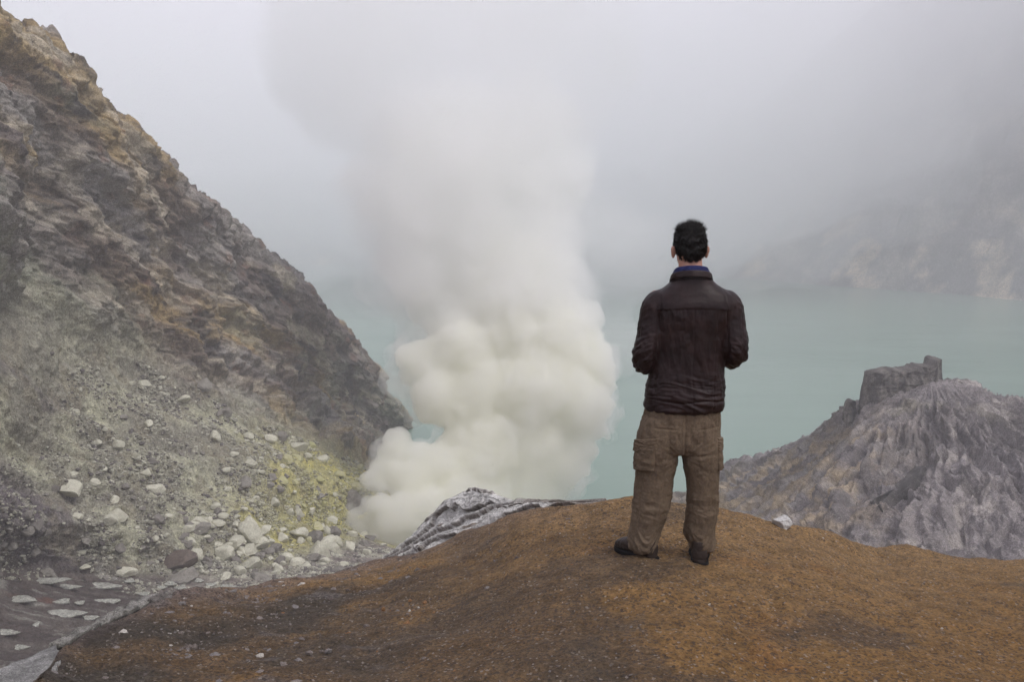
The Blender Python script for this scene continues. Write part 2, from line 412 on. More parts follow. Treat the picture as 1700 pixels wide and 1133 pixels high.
# castle-like cap on the summit: an extruded ragged wall with vertical cracks
def ragged_wall(name, top, y0, thick, foot, mat, seed=0, res=.16, colf=None, batter=.25):
    """top: list of (px, py) of the upper edge, at depth y0; foot: pixel row of the lower edge"""
    top = np.array(top, float)
    w0 = P(top[:, 0], top[:, 1], y0); xs = np.arange(w0[0, 0], w0[-1, 0], res)
    zt = np.interp(xs, w0[:, 0], w0[:, 2])
    ft = np.array(foot, float); wf = P(ft[:, 0], ft[:, 1], y0); zb = np.interp(xs, wf[:, 0], wf[:, 2]) - 1.2
    n = len(xs); M = 60
    ring = []
    s = np.linspace(0, 1, M)
    V0 = np.zeros((M * 2, n, 3))
    for k in range(M):       # front face bottom -> top, then back face top -> bottom
        z = zb + (zt - zb) * s[k]
        V0[k] = np.stack([xs, np.full(n, y0 - batter * (1 - s[k]) * 3), z], -1)
        V0[2 * M - 1 - k] = np.stack([xs, np.full(n, y0 + thick + batter * (1 - s[k]) * 3), z], -1)
    ends = np.minimum(xs - xs[0], xs[-1] - xs); pin = sst(0, thick * .5, ends)
    cy0 = y0 + thick / 2
    V0[..., 1] = cy0 + (V0[..., 1] - cy0) * (.12 + .88 * pin)[None]
    q = V0 + seed
    cr = ridged(q / np.array([1.2, 1.2, 5.]), 4)
    dy = .75 * (cr - .4) + .35 * fbm(q / 1.3, 4) + .25 * fbm(q / np.array([3, 3, .7]), 3)
    sg = np.where(np.arange(2 * M) < M, -1., 1.)[:, None]
    V0[..., 1] += sg * dy * (.3 + .7 * pin)[None]
    V0[..., 2] += .18 * fbm(q / .8, 3) * (V0[..., 2] > zb + .5)
    V0[..., 0] += .2 * fbm(q / 1.0 + 9, 3)
    f = grid_faces(2 * M, n)
    nn = fbm(V0 / np.array([1.5, 1.5, 3.]) + seed, 4)
    colr = mixc(np.array([.085, .076, .070]), np.array([.17, .155, .135]), sst(-.3, .4, nn))
    return mesh_obj(name, V0, f, mat, col=colr)
o = ragged_wall('rock_outcrop', [(1436,668),(1440,648),(1446,630),(1449,623),(1462,621),(1475,619),(1490,617),(1510,617),(1524,613),(1538,610),(1545,612),(1552,610),(1554,600),(1560,598),(1569,598),(1572,606),(1573,632),(1577,640)],
                142.5, 4.5, [(1436,690),(1470,660),(1520,652),(1560,655),(1577,650)], m_crag, 3)
tag(o, 'castle-like dark rock block with a taller right corner on the summit of the grey hill', 'rock outcrop')
o = ragged_wall('rock_ledge', [(1574,634),(1580,632),(1598,635),(1612,637),(1618,637),(1624,643),(1632,650),(1640,657),(1655,662)],
                142, 3, [(1574,652),(1620,655),(1655,672)], m_crag, 33)
tag(o, 'low broken rock ledge stepping down right of the castle-like summit block', 'rock ledge')
o = ragged_wall('rock', [(1404,690),(1406,678),(1410,668),(1418,666),(1424,669),(1427,680)], 147, 2.5, [(1404,690),(1427,690)], m_crag, 53)
tag(o, 'small dark rock knob on the skyline ridge left of the summit block', 'rock')

# ------------------------------------------------------------------ far crater wall beyond the lake
nx, nz = 760, 90
a = np.linspace(math.radians(-84), math.radians(84), nx)
s = np.linspace(0, 1, nz)[:, None]
shore_y = np.interp(np.degrees(a), [-84, -60, -20, 0, 8, 12, 18, 24, 30, 52, 84], [60, 560, 1150, 1150, 1060, 930, 820, 740, 640, 400, 50])
hgt = np.interp(np.degrees(a), [-60, -20, 0, 8, 14, 20, 30, 60], [160, 120, 110, 130, 200, 290, 390, 420])
prof = s ** .9
Rr = shore_y[None] / np.cos(a)[None] * (1 + .34 * prof)
Gf = np.stack([np.sin(a)[None] * Rr, np.cos(a)[None] * Rr, -64 + hgt[None] * prof ** 1.05 + 0 * Rr], -1)
dd = 26 * ridged(np.stack([np.broadcast_to(a[None] * 14, Rr.shape), prof * 1.1 + 0 * Rr, 0 * Rr], -1), 4) + 12 * fbm(Gf / 40., 5)
Gf[..., 1] -= dd * sst(0, .12, s); Gf[..., 2] += 6 * fbm(Gf / 60., 4) * sst(.05, .3, s)
colf = mixc(np.array([.10, .085, .09]), np.array([.2, .17, .15]), sst(-.2, .4, fbm(Gf / 45., 5)))
colf = mixc(colf, np.array([.42, .33, .24]), sst(.1, .5, fbm(Gf / 30. + 4, 4)) * sst(.3, .05, s))
m_far = rock_mat('far_wall_rock', .05, .3, 1.0)
o = mesh_obj('far_mountains', Gf, grid_faces(nz, nx), m_far, col=colf)
tag(o, 'far crater wall across the lake almost lost in the mist', kind='structure')
# ------------------------------------------------------------------ the knoll in front
crest = [(-900,1700,2.6),(-300,1330,3.2),(60,1150,3.9),(100,1085,4.4),(180,1040,5.0),(280,995,5.7),(400,978,6.4),(520,962,7.1),(650,936,7.7),(760,893,7.2),(860,852,6.7),(930,835,6.4),(1040,829,6.2),(1120,838,6.15),
         (1200,849,6.2),(1285,864,6.3),(1400,887,6.6),(1500,908,7.0),(1600,927,7.6),(1700,938,8.0),(2300,1010,9.2),(3200,1150,10)]
crest = np.array(crest, float)
CW = P(crest[:, 0], crest[:, 1], crest[:, 2]); CO = 3.0
cxt = CW[:, 0] / (CW[:, 1] + CO)
def mound_z(x, y):
    x = np.asarray(x, float); y = np.asarray(y, float)
    xt = x / (y + CO); Yc = np.interp(xt, cxt, CW[:, 1]); zc = np.interp(xt, cxt, CW[:, 2])
    r = np.clip(y, 0, None) / Yc
    z_in = zc * np.minimum(r, 1) ** 2.4
    e = np.clip(y - Yc, 0, None)
    z_out = -(.30 * e + .55 * np.where(e < 1.2, e * e / 2.4, e - .6))
    q = np.stack([x, y, 0 * x], -1)
    soft = .05 * fbm(q / 1.6, 3) + .035 * fbm(q / np.array([.5, .5, 1]) + 4, 3)
    # shallow gully running away to the right of the man
    gx = x - np.interp(y, [3, 5.5, 7.4, 9], [1.3, 2.1, 2.72, 3.1]); soft = soft - .05 * np.exp(-(gx / .22) ** 2) * sst(4.2, 6.5, y)
    return z_in + z_out - .014 + soft * sst(-.5, 2, y)
ncol, rowsn = 1000, 620
xt = np.concatenate([np.linspace(-1.3, cxt[2] - .05, 50)[:-1], np.linspace(cxt[2] - .05, cxt[-3] + .06, ncol - 110), np.linspace(cxt[-3] + .06, 1.4, 62)[1:]])
ncol = len(xt)
Yc = np.interp(xt, cxt, CW[:, 1])
tt = np.concatenate([np.linspace(-.33, .42, 40)[:-1], np.linspace(.42, 1.06, 470), 1.06 + (np.linspace(0, 1, 90)[1:] ** 2.4) * 8.5])
Yg = np.where(tt[:, None] < 1.06, tt[:, None] * Yc[None], Yc[None] * 1.06 + (tt[:, None] - 1.06) * 7.5)
Xg = xt[None] * (Yg + CO)
Zg = mound_z(Xg, Yg)
q = np.stack([Xg, Yg, 0 * Xg], -1)
fine = .006 * fbm(q / .05, 4) + .010 * fbm(q / .16 + 3, 3)
sharp = sst(.3, .55, fbm(q / np.array([.9, .35, 1]) + 7, 4))
leftm = sst(.5, -1.5, Xg + .3 * fbm(q / .7, 3))          # stony left flank
fine = fine + leftm * (.020 * ridged(q / np.array([.35, .16, 1]), 4) + .02 * fbm(q / .3, 4))
rills = ridged(np.stack([Xg * 1.1 + Yg * 1.5, Yg * .35 - Xg * .2, 0 * Xg], -1), 4)
fine = fine + .020 * rills * sst(.4, 1.6, Xg) + .012 * np.clip(ridged(q / np.array([.7, .28, 1]) + 31, 4), -.5, 1)
for fx, fy, fa in ((.35, 4.2, .2), (.62, 4.75, .1), (.95, 4.05, -.1), (1.25, 4.6, .1), (-.2, 3.7, .3), (.75, 3.4, 0.)):   # worn footprints
    ca_, sa_ = math.cos(fa), math.sin(fa); rx_ = ((Xg - fx) * ca_ - (Yg - fy) * sa_) / .055; ry_ = ((Xg - fx) * sa_ + (Yg - fy) * ca_) / .14; r2_ = rx_ ** 2 + ry_ ** 2
    fine = fine - .014 * np.exp(-r2_ ** 2) + .007 * np.exp(-((np.sqrt(r2_) - 1.35) / .3) ** 2)
Zg = Zg + fine * sst(.2, .5, tt)[:, None]
G = np.stack([Xg, Yg, Zg], -1)
# far away the flank is rough rock
far = sst(12, 30, Yg)
G[..., 2] += far * 1.6 * ridged(q / 9., 4)
n1 = fbm(q / .8, 5); n2 = fbm(q / .25 + 5, 4); n3 = fbm(q / 2.4 + 8, 3)
orange = np.array([.195, .110, .039]); tan = np.array([.26, .162, .072]); umber = np.array([.080, .059, .041]); gravelc = np.array([.072, .059, .044]); rust = np.array([.20, .09, .026])
col = mixc(orange, tan, sst(.55, 1.0, (Yg / Yc[None])) * .8)
def blob(cx, cyy, rx, ry, rot=0):
    c, s = math.cos(rot), math.sin(rot); dx = Xg - cx; dy = Yg - cyy
    return np.exp(-(((c * dx + s * dy) / rx) ** 2 + ((-s * dx + c * dy) / ry) ** 2))
wob = .30 * n1 + .22 * n2 + .16 * fbm(q / .07 + 2, 3)
darkp = np.maximum.reduce([blob(.15, 5.0, .9, .45, .1), blob(-.1, 4.3, .7, .5), blob(-.75, 4.0, .5, .5), blob(-1.9, 5.6, 1.1, .9), blob(-1.45, 4.6, .9, .6), blob(.95, 3.45, .8, .3), blob(.35, 3.7, .35, .5), blob(2.3, 3.8, .35, .3), blob(-.6, 6.1, .8, .5) * .8, blob(1.6, 4.4, .5, .3) * .7])
dm = sst(.35, .62, darkp + wob)
col = mixc(col, umber, dm * .62)
col = mixc(col, rust, sst(.2, .55, fbm(q / np.array([.7, .5, 1]) + 15, 4)) * .45 * (1 - dm) * sst(6.3, 4.6, Yg) * (1 - leftm))
col = mixc(col, gravelc, np.maximum(leftm * sst(-.4, .2, n1 + .5 * n3), sst(.25, .55, n1) * .55))
col = mixc(col, np.array([.16, .13, .12]), sst(.9, 1.06, Yg / Yc[None]) * sst(1.0, -.6, Xg) * .7)
greyk = sst(.25, .5, fbm(q / np.array([.5, .3, 1]) + 25, 4)) * leftm
col = mixc(col, np.array([.14, .125, .118]), greyk * .6)
col = mixc(col, np.array([.13, .12, .115]), sst(1.1, 1.5, Yg / Yc[None]))
t = NT('knoll_gravel')
gn = t.noise(52, 4, .75); gv = t.voro(95, out='Color'); gvd = t.voro(95); sp = t.n('SeparateColor'); t.l(gv, sp.inputs[0])
mn = t.noise(9, 5, .65)
c = t.mix(1.0, t.attr(), t.gray(mn, .72, 1.28), 'MULTIPLY')
c = t.mix(1.0, c, t.gray(gn, .48, 1.52), 'MULTIPLY')
c = t.mix(t.math('MULTIPLY', t.ramp(sp.outputs[0], .80, .84), .7), c, (.045, .036, .034))
c = t.mix(t.math('MULTIPLY', t.ramp(sp.outputs[1], .965, .98), .6), c, (.34, .30, .26))
b = t.bump(mn, .5, .03); b = t.bump(gn, 1, .018, b); b = t.bump(gvd, .8, .008, b)
m_knoll = t.bsdf(c, .85, b, .25)
o = mesh_obj('ground', G, grid_faces(len(tt), ncol), m_knoll, col=np.clip(col, .02, .9))
tag(o, 'orange brown gravel knoll the man stands on', kind='structure')
# ------------------------------------------------------------------ smoke
def sphere_soup(blobs):
    bm = bmesh.new(); bmesh.ops.create_icosphere(bm, subdivisions=3, radius=1)
    v0 = np.array([v.co[:] for v in bm.verts]); f0 = np.array([[v.index for v in f.verts] for f in bm.faces]); bm.free()
    vs, fs = [], []
    for k, (c, r) in enumerate(blobs):
        vs.append(v0 * np.asarray(r) + c); fs.append(f0 + k * len(v0))
    return np.concatenate(vs), np.concatenate(fs)
def voxel(o, size):
    m = o.modifiers.new('r', 'REMESH'); m.mode = 'VOXEL'; m.voxel_size = size; m.use_smooth_shade = True
    dg = bpy.context.evaluated_depsgraph_get(); me = bpy.data.meshes.new_from_object(o.evaluated_get(dg))
    o.modifiers.clear(); old = o.data; o.data = me; bpy.data.meshes.remove(old)
def get_vn(me):
    n = len(me.vertices); co = np.empty(n * 3, np.float32); no = np.empty(n * 3, np.float32)
    me.vertices.foreach_get('co', co); me.vertices.foreach_get('normal', no)
    return co.reshape(-1, 3).astype(float), no.reshape(-1, 3).astype(float)
def billow(o, levels):
    for size, amp, sd in levels:
        co, no = get_vn(o.data)
        wp = co + .25 * size * np.stack([fbm(co / size + k * 7 + sd, 2) for k in range(3)], -1)
        d, s2, _ = worley(wp / size, sd)
        co = co + no * (amp * (.75 - d * 1.15))[:, None]
        o.data.vertices.foreach_set('co', co.astype(np.float32).ravel()); o.data.update()
def vol_mat(name, dens, color, aniso=0.0, nscale=None, lo=.3, hi=.7, mul=1.0):
    m, t = new_mat(name)
    out = t.nodes.new('ShaderNodeOutputMaterial'); v = t.nodes.new('ShaderNodeVolumePrincipled')
    v.inputs['Color'].default_value = (*color, 1); v.inputs['Density'].default_value = dens; v.inputs['Anisotropy'].default_value = aniso
    t.links.new(v.outputs[0], out.inputs['Volume'])
    return m
def smoke(name, blobs, vox, levels, mat, label, final=None):
    B = [(P(px, py, Y), np.array([1, .9, 1]) * r * Y / 1653.) for px, py, Y, r in blobs]
    v, f = sphere_soup(B)
    o = mesh_obj(name, v, f.astype(np.int32)); voxel(o, vox); billow(o, levels); voxel(o, final or vox)
    o.data.materials.clear(); o.data.materials.append(mat)
    return tag(o, label, 'smoke', kind='stuff')
# ------------------------------------------------------------------ the man
def loft(secs, n=40, pw=2.0):
    """secs: (centre, axis a, axis b) rings -> closed mesh"""
    vs, fs = [], []
    th = np.linspace(0, 2 * np.pi, n, endpoint=False)
    ct, st = np.cos(th), np.sin(th)
    ct = np.sign(ct) * np.abs(ct) ** (2 / pw); st = np.sign(st) * np.abs(st) ** (2 / pw)
    for c, a, b in secs:
        vs.append(np.asarray(c, float) + ct[:, None] * np.asarray(a, float) + st[:, None] * np.asarray(b, float))
    V = np.concatenate(vs + [np.array([secs[0][0], secs[-1][0]], float)])
    m = len(secs)
    for k in range(m - 1):
        for i in range(n):
            j = (i + 1) % n
            fs += [(k*n+i, k*n+j, (k+1)*n+j), (k*n+i, (k+1)*n+j, (k+1)*n+i)]
    for i in range(n):
        j = (i + 1) % n
        fs += [(m*n, j, i), (m*n+1, (m-1)*n+i, (m-1)*n+j)]
    return V, np.array(fs)
def catm(pts, k=8):
    pts = np.array(pts, float); n = len(pts); out = []
    for i in range(n - 1):
        p0, p1, p2, p3 = pts[max(i-1, 0)], pts[i], pts[i+1], pts[min(i+2, n-1)]
        for t in np.linspace(0, 1, k, endpoint=False):
            out.append(.5 * ((2*p1) + (-p0+p2)*t + (2*p0-5*p1+4*p2-p3)*t*t + (-p0+3*p1-3*p2+p3)*t**3))
    out.append(pts[-1]); return np.array(out)
def vloft(rows, k=8, n=48, pw=2.2):
    """rows: z, cx, cy, rx, ry"""
    s = catm(rows, k)
    return loft([((r[1], r[2], r[0]), (max(r[3], .003), 0, 0), (0, max(r[4], .003), 0)) for r in s], n, pw)
def tube(pts, k=6, n=20, flat=1.0, up=(0, 0, 1)):
    """pts: x, y, z, r"""
    s = catm(pts, k); secs = []
    tang = np.gradient(s[:, :3], axis=0); a = None
    for q, tg in zip(s, tang):
        tg = tg / (np.linalg.norm(tg) + 1e-9)
        if a is None:
            a = np.cross(tg, (.1, .3, .95) if abs(tg[2]) < .8 else (0, 1, .1))
        a = a - (a @ tg) * tg; a /= np.linalg.norm(a); b = np.cross(tg, a)      # carry the frame along, no twist
        secs.append((q[:3], a * q[3], b * q[3] * flat))
    # rounded ends
    for e, sg in ((0, -1), (-1, 1)):
        c, a, b = secs[e]; tg = tang[e] / np.linalg.norm(tang[e]); r = np.linalg.norm(a)
        caps = [(c + sg * tg * r * math.sin(x), a * math.cos(x), b * math.cos(x)) for x in (.5, 1.0, 1.4)]
        secs = caps[::-1] + secs if e == 0 else secs + caps
    return loft(secs, n)
def ell(c, r, rot=None):
    bm = bmesh.new(); bmesh.ops.create_icosphere(bm, subdivisions=3, radius=1)
    v = np.array([x.co[:] for x in bm.verts]) * np.asarray(r); f = np.array([[x.index for x in q.verts] for q in bm.faces]); bm.free()
    if rot is not None: v = v @ np.array(Matrix.Rotation(rot[0], 3, rot[1])).T
    return v + np.asarray(c), f
def union(name, prims, vox, mat, parent=None, smooth=2):
    vs, fs, o = [], [], 0
    for v, f in prims: vs.append(v); fs.append(f + o); o += len(v)
    ob = mesh_obj(name, np.concatenate(vs), np.concatenate(fs).astype(np.int32), parent=parent)
    # make every shell face outward
    bm = bmesh.new(); bm.from_mesh(ob.data); bmesh.ops.recalc_face_normals(bm, faces=bm.faces); bm.to_mesh(ob.data); bm.free()
    voxel(ob, vox)
    if smooth:
        bm = bmesh.new(); bm.from_mesh(ob.data)
        for _ in range(smooth): bmesh.ops.smooth_vert(bm, verts=bm.verts, factor=.5, use_axis_x=True, use_axis_y=True, use_axis_z=True)
        bm.to_mesh(ob.data); bm.free()
    ob.data.materials.clear(); ob.data.materials.append(mat)
    return ob
def displace(ob, fn):
    co, no = get_vn(ob.data); co2 = co + no * fn(co, no)[:, None]
    ob.data.vertices.foreach_set('co', co2.astype(np.float32).ravel()); ob.data.update()
def setcol(ob, fn):
    co, no = get_vn(ob.data); c = fn(co, no).astype(np.float32)
    a = ob.data.color_attributes.new('Col', 'FLOAT_COLOR', 'POINT')
    a.data.foreach_set('color', np.concatenate([c, np.ones((len(c), 1), np.float32)], 1).ravel())

K = .00315
def X(px): return (px - 1140) * K
def Z(py): return (936 - py) * K

# materials
t = NT('skin'); n = t.noise(60, 4); b = t.bump(n, .3, .002)
m_skin = t.bsdf(t.mix(t.noise(14, 3), (.40, .20, .145), (.52, .29, .21)), .5, b, .4)
m_skin.node_tree.nodes['Principled BSDF'].inputs['Subsurface Weight'].default_value = .08
m_skin.node_tree.nodes['Principled BSDF'].inputs['Subsurface Radius'].default_value = (.01, .004, .002)
t = NT('dark_brown_leather'); n1 = t.noise(11, 6, .65); n2 = t.noise(160, 3, .6); v = t.voro(230, 'DISTANCE_TO_EDGE')
c = t.mix(t.ramp(n1, .3, .75), (.013, .0062, .0058), (.027, .0140, .0128))
c = t.mix(t.math('MULTIPLY', t.ramp(t.noise(45, 5, .7), .6, .8), .4), c, (.065, .045, .042))
b = t.bump(n1, .35, .010); b = t.bump(n2, .35, .0012, b); b = t.bump(v, .3, .0008, b)
m_leather = t.bsdf(c, .44, b, .22)
t = NT('khaki_cotton'); n1 = t.noise(9, 5, .65); n2 = t.noise(90, 4, .7); wv = t.noise(420, 2, .5)
c = t.mix(t.ramp(n1, .25, .75), (.098, .071, .047), (.155, .115, .078))
c = t.mix(1.0, c, t.gray(n2, .8, 1.2), 'MULTIPLY')
c = t.mix(t.math('MULTIPLY', t.ramp(t.noise(26, 5, .7), .58, .75), .35), c, (.17, .13, .092))
b = t.bump(n1, .5, .014); b = t.bump(n2, .3, .003, b); b = t.bump(wv, .3, .0008, b)
m_khaki = t.bsdf(c, .9, b, .15)
t = NT('khaki_stitch'); m_stitch = t.bsdf((.052, .037, .026), .9, None, .1)
t = NT('black_hair'); n1 = t.noise(120, 3, .7)
m_hair = t.bsdf(t.mix(n1, (.005, .004, .0035), (.013, .010, .009)), .6, t.bump(n1, .5, .003), .25)
t = NT('boot_leather'); n1 = t.noise(30, 5, .65)
m_boot = t.bsdf(t.mix(n1, (.014, .010, .009), (.045, .030, .022)), .6, t.bump(n1, .4, .004), .35)
t = NT('boot_sole'); m_sole = t.bsdf((.011, .010, .010), .85, t.bump(t.noise(60), .4, .003), .2)
t = NT('blue_shirt'); n1 = t.noise(60, 3); ck = t.n('TexChecker'); ck.inputs['Scale'].default_value = 130; t.l(t.tc.outputs['Object'], ck.inputs['Vector'])
m_blue = t.bsdf(t.mix(ck.outputs['Fac'], (.010, .012, .05), (.028, .034, .11)), .85, t.bump(n1, .4, .004), .2)

# --- body: one continuous skin surface
HC = (X(1139), .01, Z(404))      # head centre
hx, hy, hz = HC
arm_L = [(X(1086), .0, Z(492), .058), (X(1078), -.015, Z(530), .055), (X(1069), -.035, Z(572), .050), (X(1068), -.030, Z(590), .047), (X(1078), .05, Z(597), .042), (X(1094), .14, Z(592), .035), (X(1108), .205, Z(588), .028)]
arm_R = [(X(1202), .0, Z(492), .058), (X(1209), -.015, Z(530), .055), (X(1215), -.03, Z(565), .050), (X(1214), -.025, Z(580), .047), (X(1202), .05, Z(588), .042), (X(1182), .14, Z(586), .035), (X(1166), .205, Z(584), .028)]
prims = [ell((hx, hy + .005, hz + .018), (.076, .096, .098)), ell((hx, hy + .03, hz - .045), (.062, .075, .075)), ell((hx, hy + .055, hz - .085), (.042, .045, .035)),
         ell((hx, hy - .03, hz - .02), (.070, .070, .070)),
         tube([(hx, .0, hz - .03, .062), (hx + .002, -.012, hz - .10, .062), (hx + .003, -.015, hz - .16, .066), (hx + .003, -.015, hz - .21, .08)], 5, 24),
         ell((hx, hy + .108, hz - .022), (.012, .020, .024)), ell((hx, hy + .113, hz - .035), (.017, .014, .010)),         # nose
         ell((hx, hy + .094, hz + .022), (.055, .012, .012)),                                                             # brow
         ell((hx, hy + .097, hz - .060), (.026, .012, .006)), ell((hx, hy + .096, hz - .070), (.023, .012, .007)),       # lips
         ell((hx - .030, hy + .083, hz + .0), (.015, .012, .010)), ell((hx + .030, hy + .083, hz + .0), (.015, .012, .010)),
         ell((hx - .086, hy - .006, hz - .022), (.012, .018, .034), (.25, 'X')), ell((hx + .087, hy - .006, hz - .022), (.012, .018, .034), (.25, 'X')),
         ell((hx - .093, hy - .014, hz - .010), (.008, .014, .020)), ell((hx + .094, hy - .014, hz - .010), (.008, .014, .020)),
         vloft([(Z(680), X(1133), 0, .17, .105), (Z(630), X(1137), 0, .165, .10), (Z(560), X(1140), 0, .175, .105), (Z(510), X(1142), -.01, .19, .105), (Z(480), X(1143), -.01, .16, .085), (Z(462), X(1142), -.012, .09, .07)]),
         vloft([(Z(655), X(1135), 0, .17, .11), (Z(700), X(1133), 0, .175, .115), (Z(745), X(1131), 0, .15, .10)]),
         tube([(X(1097), 0, Z(715), .085), (X(1090), 0, Z(770), .078), (X(1086), .01, Z(830), .058), (X(1082), -.005, Z(870), .055), (X(1076), -.01, Z(915), .042), (X(1074), -.01, Z(926), .04)], 5, 24, up=(0, 1, 0)),
         tube([(X(1160), 0, Z(715), .085), (X(1165), 0, Z(770), .075), (X(1168), .01, Z(830), .056), (X(1168), -.005, Z(870), .052), (X(1169), -.01, Z(915), .04), (X(1169), -.01, Z(926), .038)], 5, 24, up=(0, 1, 0)),
         ell((X(1064), .05, Z(927), ), (.04, .10, .028), (.5, 'Z')), ell((X(1170), .05, Z(927)), (.038, .10, .028)),
         tube(arm_L, 5, 20), tube(arm_R, 5, 20)]
def hand(wx, wy, wz, sx):
    """palm and five bent fingers, the palm turned to the belly, fingertips towards the other hand; sx = towards the other hand"""
    ps = [ell((wx + sx * .035, wy + .020, wz - .004), (.048, .020, .040))]
    for k, (L, dz) in enumerate(((.074, .030), (.082, .010), (.077, -.011), (.060, -.030))):
        b = np.array([wx + sx * .070, wy + .024, wz + dz]); c1 = b + (sx * L * .42, .006, dz * .12); c2 = c1 + (sx * L * .26, -.014, 0); c3 = c2 + (sx * L * .10, -.024, 0)
        ps.append(tube([(*b, .0098), (*c1, .0092), (*c2, .0085), (*c3, .0072)], 4, 12))
    b = np.array([wx + sx * .012, wy + .016, wz + .034])
    ps.append(tube([(*b, .013), (*(b + (sx * .026, -.006, .028)), .0112), (*(b + (sx * .055, -.016, .034)), .0088)], 4, 12))
    return ps
prims += hand(X(1108), .215, Z(588), 1) + hand(X(1166), .225, Z(584), -1)
body = union('person', prims, .0042, m_skin, smooth=2)
MAN = body

# --- hair
def hair_mesh():
    bm = bmesh.new(); bmesh.ops.create_icosphere(bm, subdivisions=5, radius=1)
    v = np.array([x.co[:] for x in bm.verts]); f = np.array([[x.index for x in q.verts] for q in bm.faces]); bm.free()
    d = v / np.linalg.norm(v, axis=1, keepdims=True)
    c = np.array([hx, hy - .004, hz + .012])
    r = np.array([.0825, .106, .110])
    P0 = c + d * r
    # squarer outline: full at the sides and the crown
    P0 = c + (np.sign(d) * np.abs(d) ** .86) * r
    # taper to the nape
    low = sst(.0, -.09, P0[:, 2] - hz); P0[:, 0] = hx + (P0[:, 0] - hx) * (1 - .22 * low)
    tip = .010 * fbm(P0 / .018, 3) + .008 * fbm(P0 / .05, 2) * (d[:, 2] > -.2)
    P0 = P0 + d * tip[:, None]
    # the part of the scalp that carries hair; the rest sinks under the skin
    az = d[:, 1]
    hairline = hz + np.where(P0[:, 1] < hy - .035, -.078, np.interp(P0[:, 1] - hy, [-.035, -.02, .03, .07, .10], [-.070, -.012, -.002, .045, .060]))
    sink = sst(.004, -.012, P0[:, 2] - hairline + .006 * fbm(P0 / .01, 2))
    P0 = P0 - d * (sink * .035)[:, None]
    vs, fs = [P0], [f]; off = len(P0)
    idx = np.where((sink < .05))[0]; R = np.random.default_rng(3)
    pick = R.choice(idx, 4200)
    dirs = d[pick] + np.array([0, 0, -.35]) * (d[pick][:, 2] < .5)[:, None] + R.normal(0, .30, (len(pick), 3)) + np.array([.15, -.1, .1])
    dirs /= np.linalg.norm(dirs, axis=1, keepdims=True)
    # lie flatter at the back and the sides, stand up at the crown
    fl = np.where(d[pick][:, 2] > .55, .9, .32)[:, None]
    tan = dirs - (dirs * d[pick]).sum(1)[:, None] * d[pick] + np.array([0, 0, -.5]) * (d[pick][:, 2] < .4)[:, None]
    dr = d[pick] * fl + tan * (1.1 - fl * .7); dr /= np.linalg.norm(dr, axis=1, keepdims=True)
    Ls = R.uniform(.010, .022, len(pick)) * (1 + .7 * (d[pick][:, 2] > .6)) * np.where(P0[pick][:, 2] < hz - .03, .6, 1)
    side = np.cross(dr, R.normal(0, 1, (len(pick), 3))); side /= np.linalg.norm(side, axis=1, keepdims=True)
    s2 = np.cross(dr, side)
    root = P0[pick] - d[pick] * .003; tipp = root + dr * Ls[:, None] + d[pick] * .001
    wdt = .0014
    q = np.stack([root + side * wdt, root - side * wdt * .6 + s2 * wdt, root - side * wdt * .6 - s2 * wdt, tipp], 1).reshape(-1, 3)
    i = np.arange(len(pick))[:, None] * 4 + off
    ff = np.concatenate([i + np.array([[0, 1, 3]]), i + np.array([[1, 2, 3]]), i + np.array([[2, 0, 3]])])
    return np.concatenate([P0, q]), np.concatenate([f, ff]).astype(np.int32)
v, f = hair_mesh(); mesh_obj('hair', v, f, m_hair, MAN)

# --- shirt collar
def band(name, rows, n, mat, thick, parent, fn=None):
    """open ring band: rows of (cx, cy, z, rx, ry) -> thin solid"""
    rows = catm(rows, 5); th = np.linspace(0, 2 * np.pi, n, endpoint=False); R = []
    for r in rows:
        R.append(np.stack([r[0] + r[3] * np.cos(th), r[1] + r[4] * np.sin(th), np.full(n, r[2])], -1))
    R = np.stack(R); inn = R.copy(); cc = rows[:, None, :2]
    inn[..., :2] = cc + (R[..., :2] - cc) * (1 - thick / rows[:, 3].mean())
    allr = np.concatenate([R, inn[::-1], R[:1]]); allr = np.concatenate([allr, allr[:, :1]], 1)
    if fn is not None: allr = fn(allr)
    return mesh_obj(name, allr, grid_faces(*allr.shape[:2]), mat, parent)
def tilt(k):
    def f(a):
        a[..., 2] -= k * (a[..., 1] + .012) ; a[..., :2] += .0025 * fbm(a / .03, 2)[..., None]; return a
    return f
cx0 = X(1141)
band('shirt_collar', [(cx0, -.014, Z(457), .092, .084), (cx0, -.014, Z(449), .083, .079), (cx0 + .001, -.014, Z(441), .0805, .078), (cx0 + .001, -.014, Z(438), .083, .080), (cx0, -.014, Z(442), .091, .087), (cx0, -.014, Z(452), .101, .096)], 72, m_blue, .004, MAN, tilt(.25))

# --- jacket
jt = [(Z(676), X(1134), .0, .190, .128), (Z(670), X(1134.5), .0, .203, .142), (Z(655), X(1135.5), .0, .207, .145), (Z(640), X(1136), .0, .203, .140), (Z(615), X(1138), .0, .198, .136), (Z(585), X(1140), .0, .197, .136), (Z(550), X(1142), -.004, .205, .138),
      (Z(520), X(1144), -.012, .222, .138), (Z(497), X(1145), -.018, .232, .130), (Z(482), X(1145), -.020, .208, .112), (Z(472), X(1144), -.020, .165, .100), (Z(463), X(1143), -.018, .125, .092), (Z(455), X(1142), -.016, .103, .088), (Z(451), X(1142), -.016, .094, .084)]
sl_L = [(X(1098), -.012, Z(490), .064), (X(1087), -.016, Z(500), .079), (X(1081), -.018, Z(525), .077), (X(1075.5), -.03, Z(555), .075), (X(1070.5), -.035, Z(580), .073), (X(1070), .0, Z(593), .066), (X(1078), .075, Z(592), .056), (X(1092), .15, Z(590), .047)]
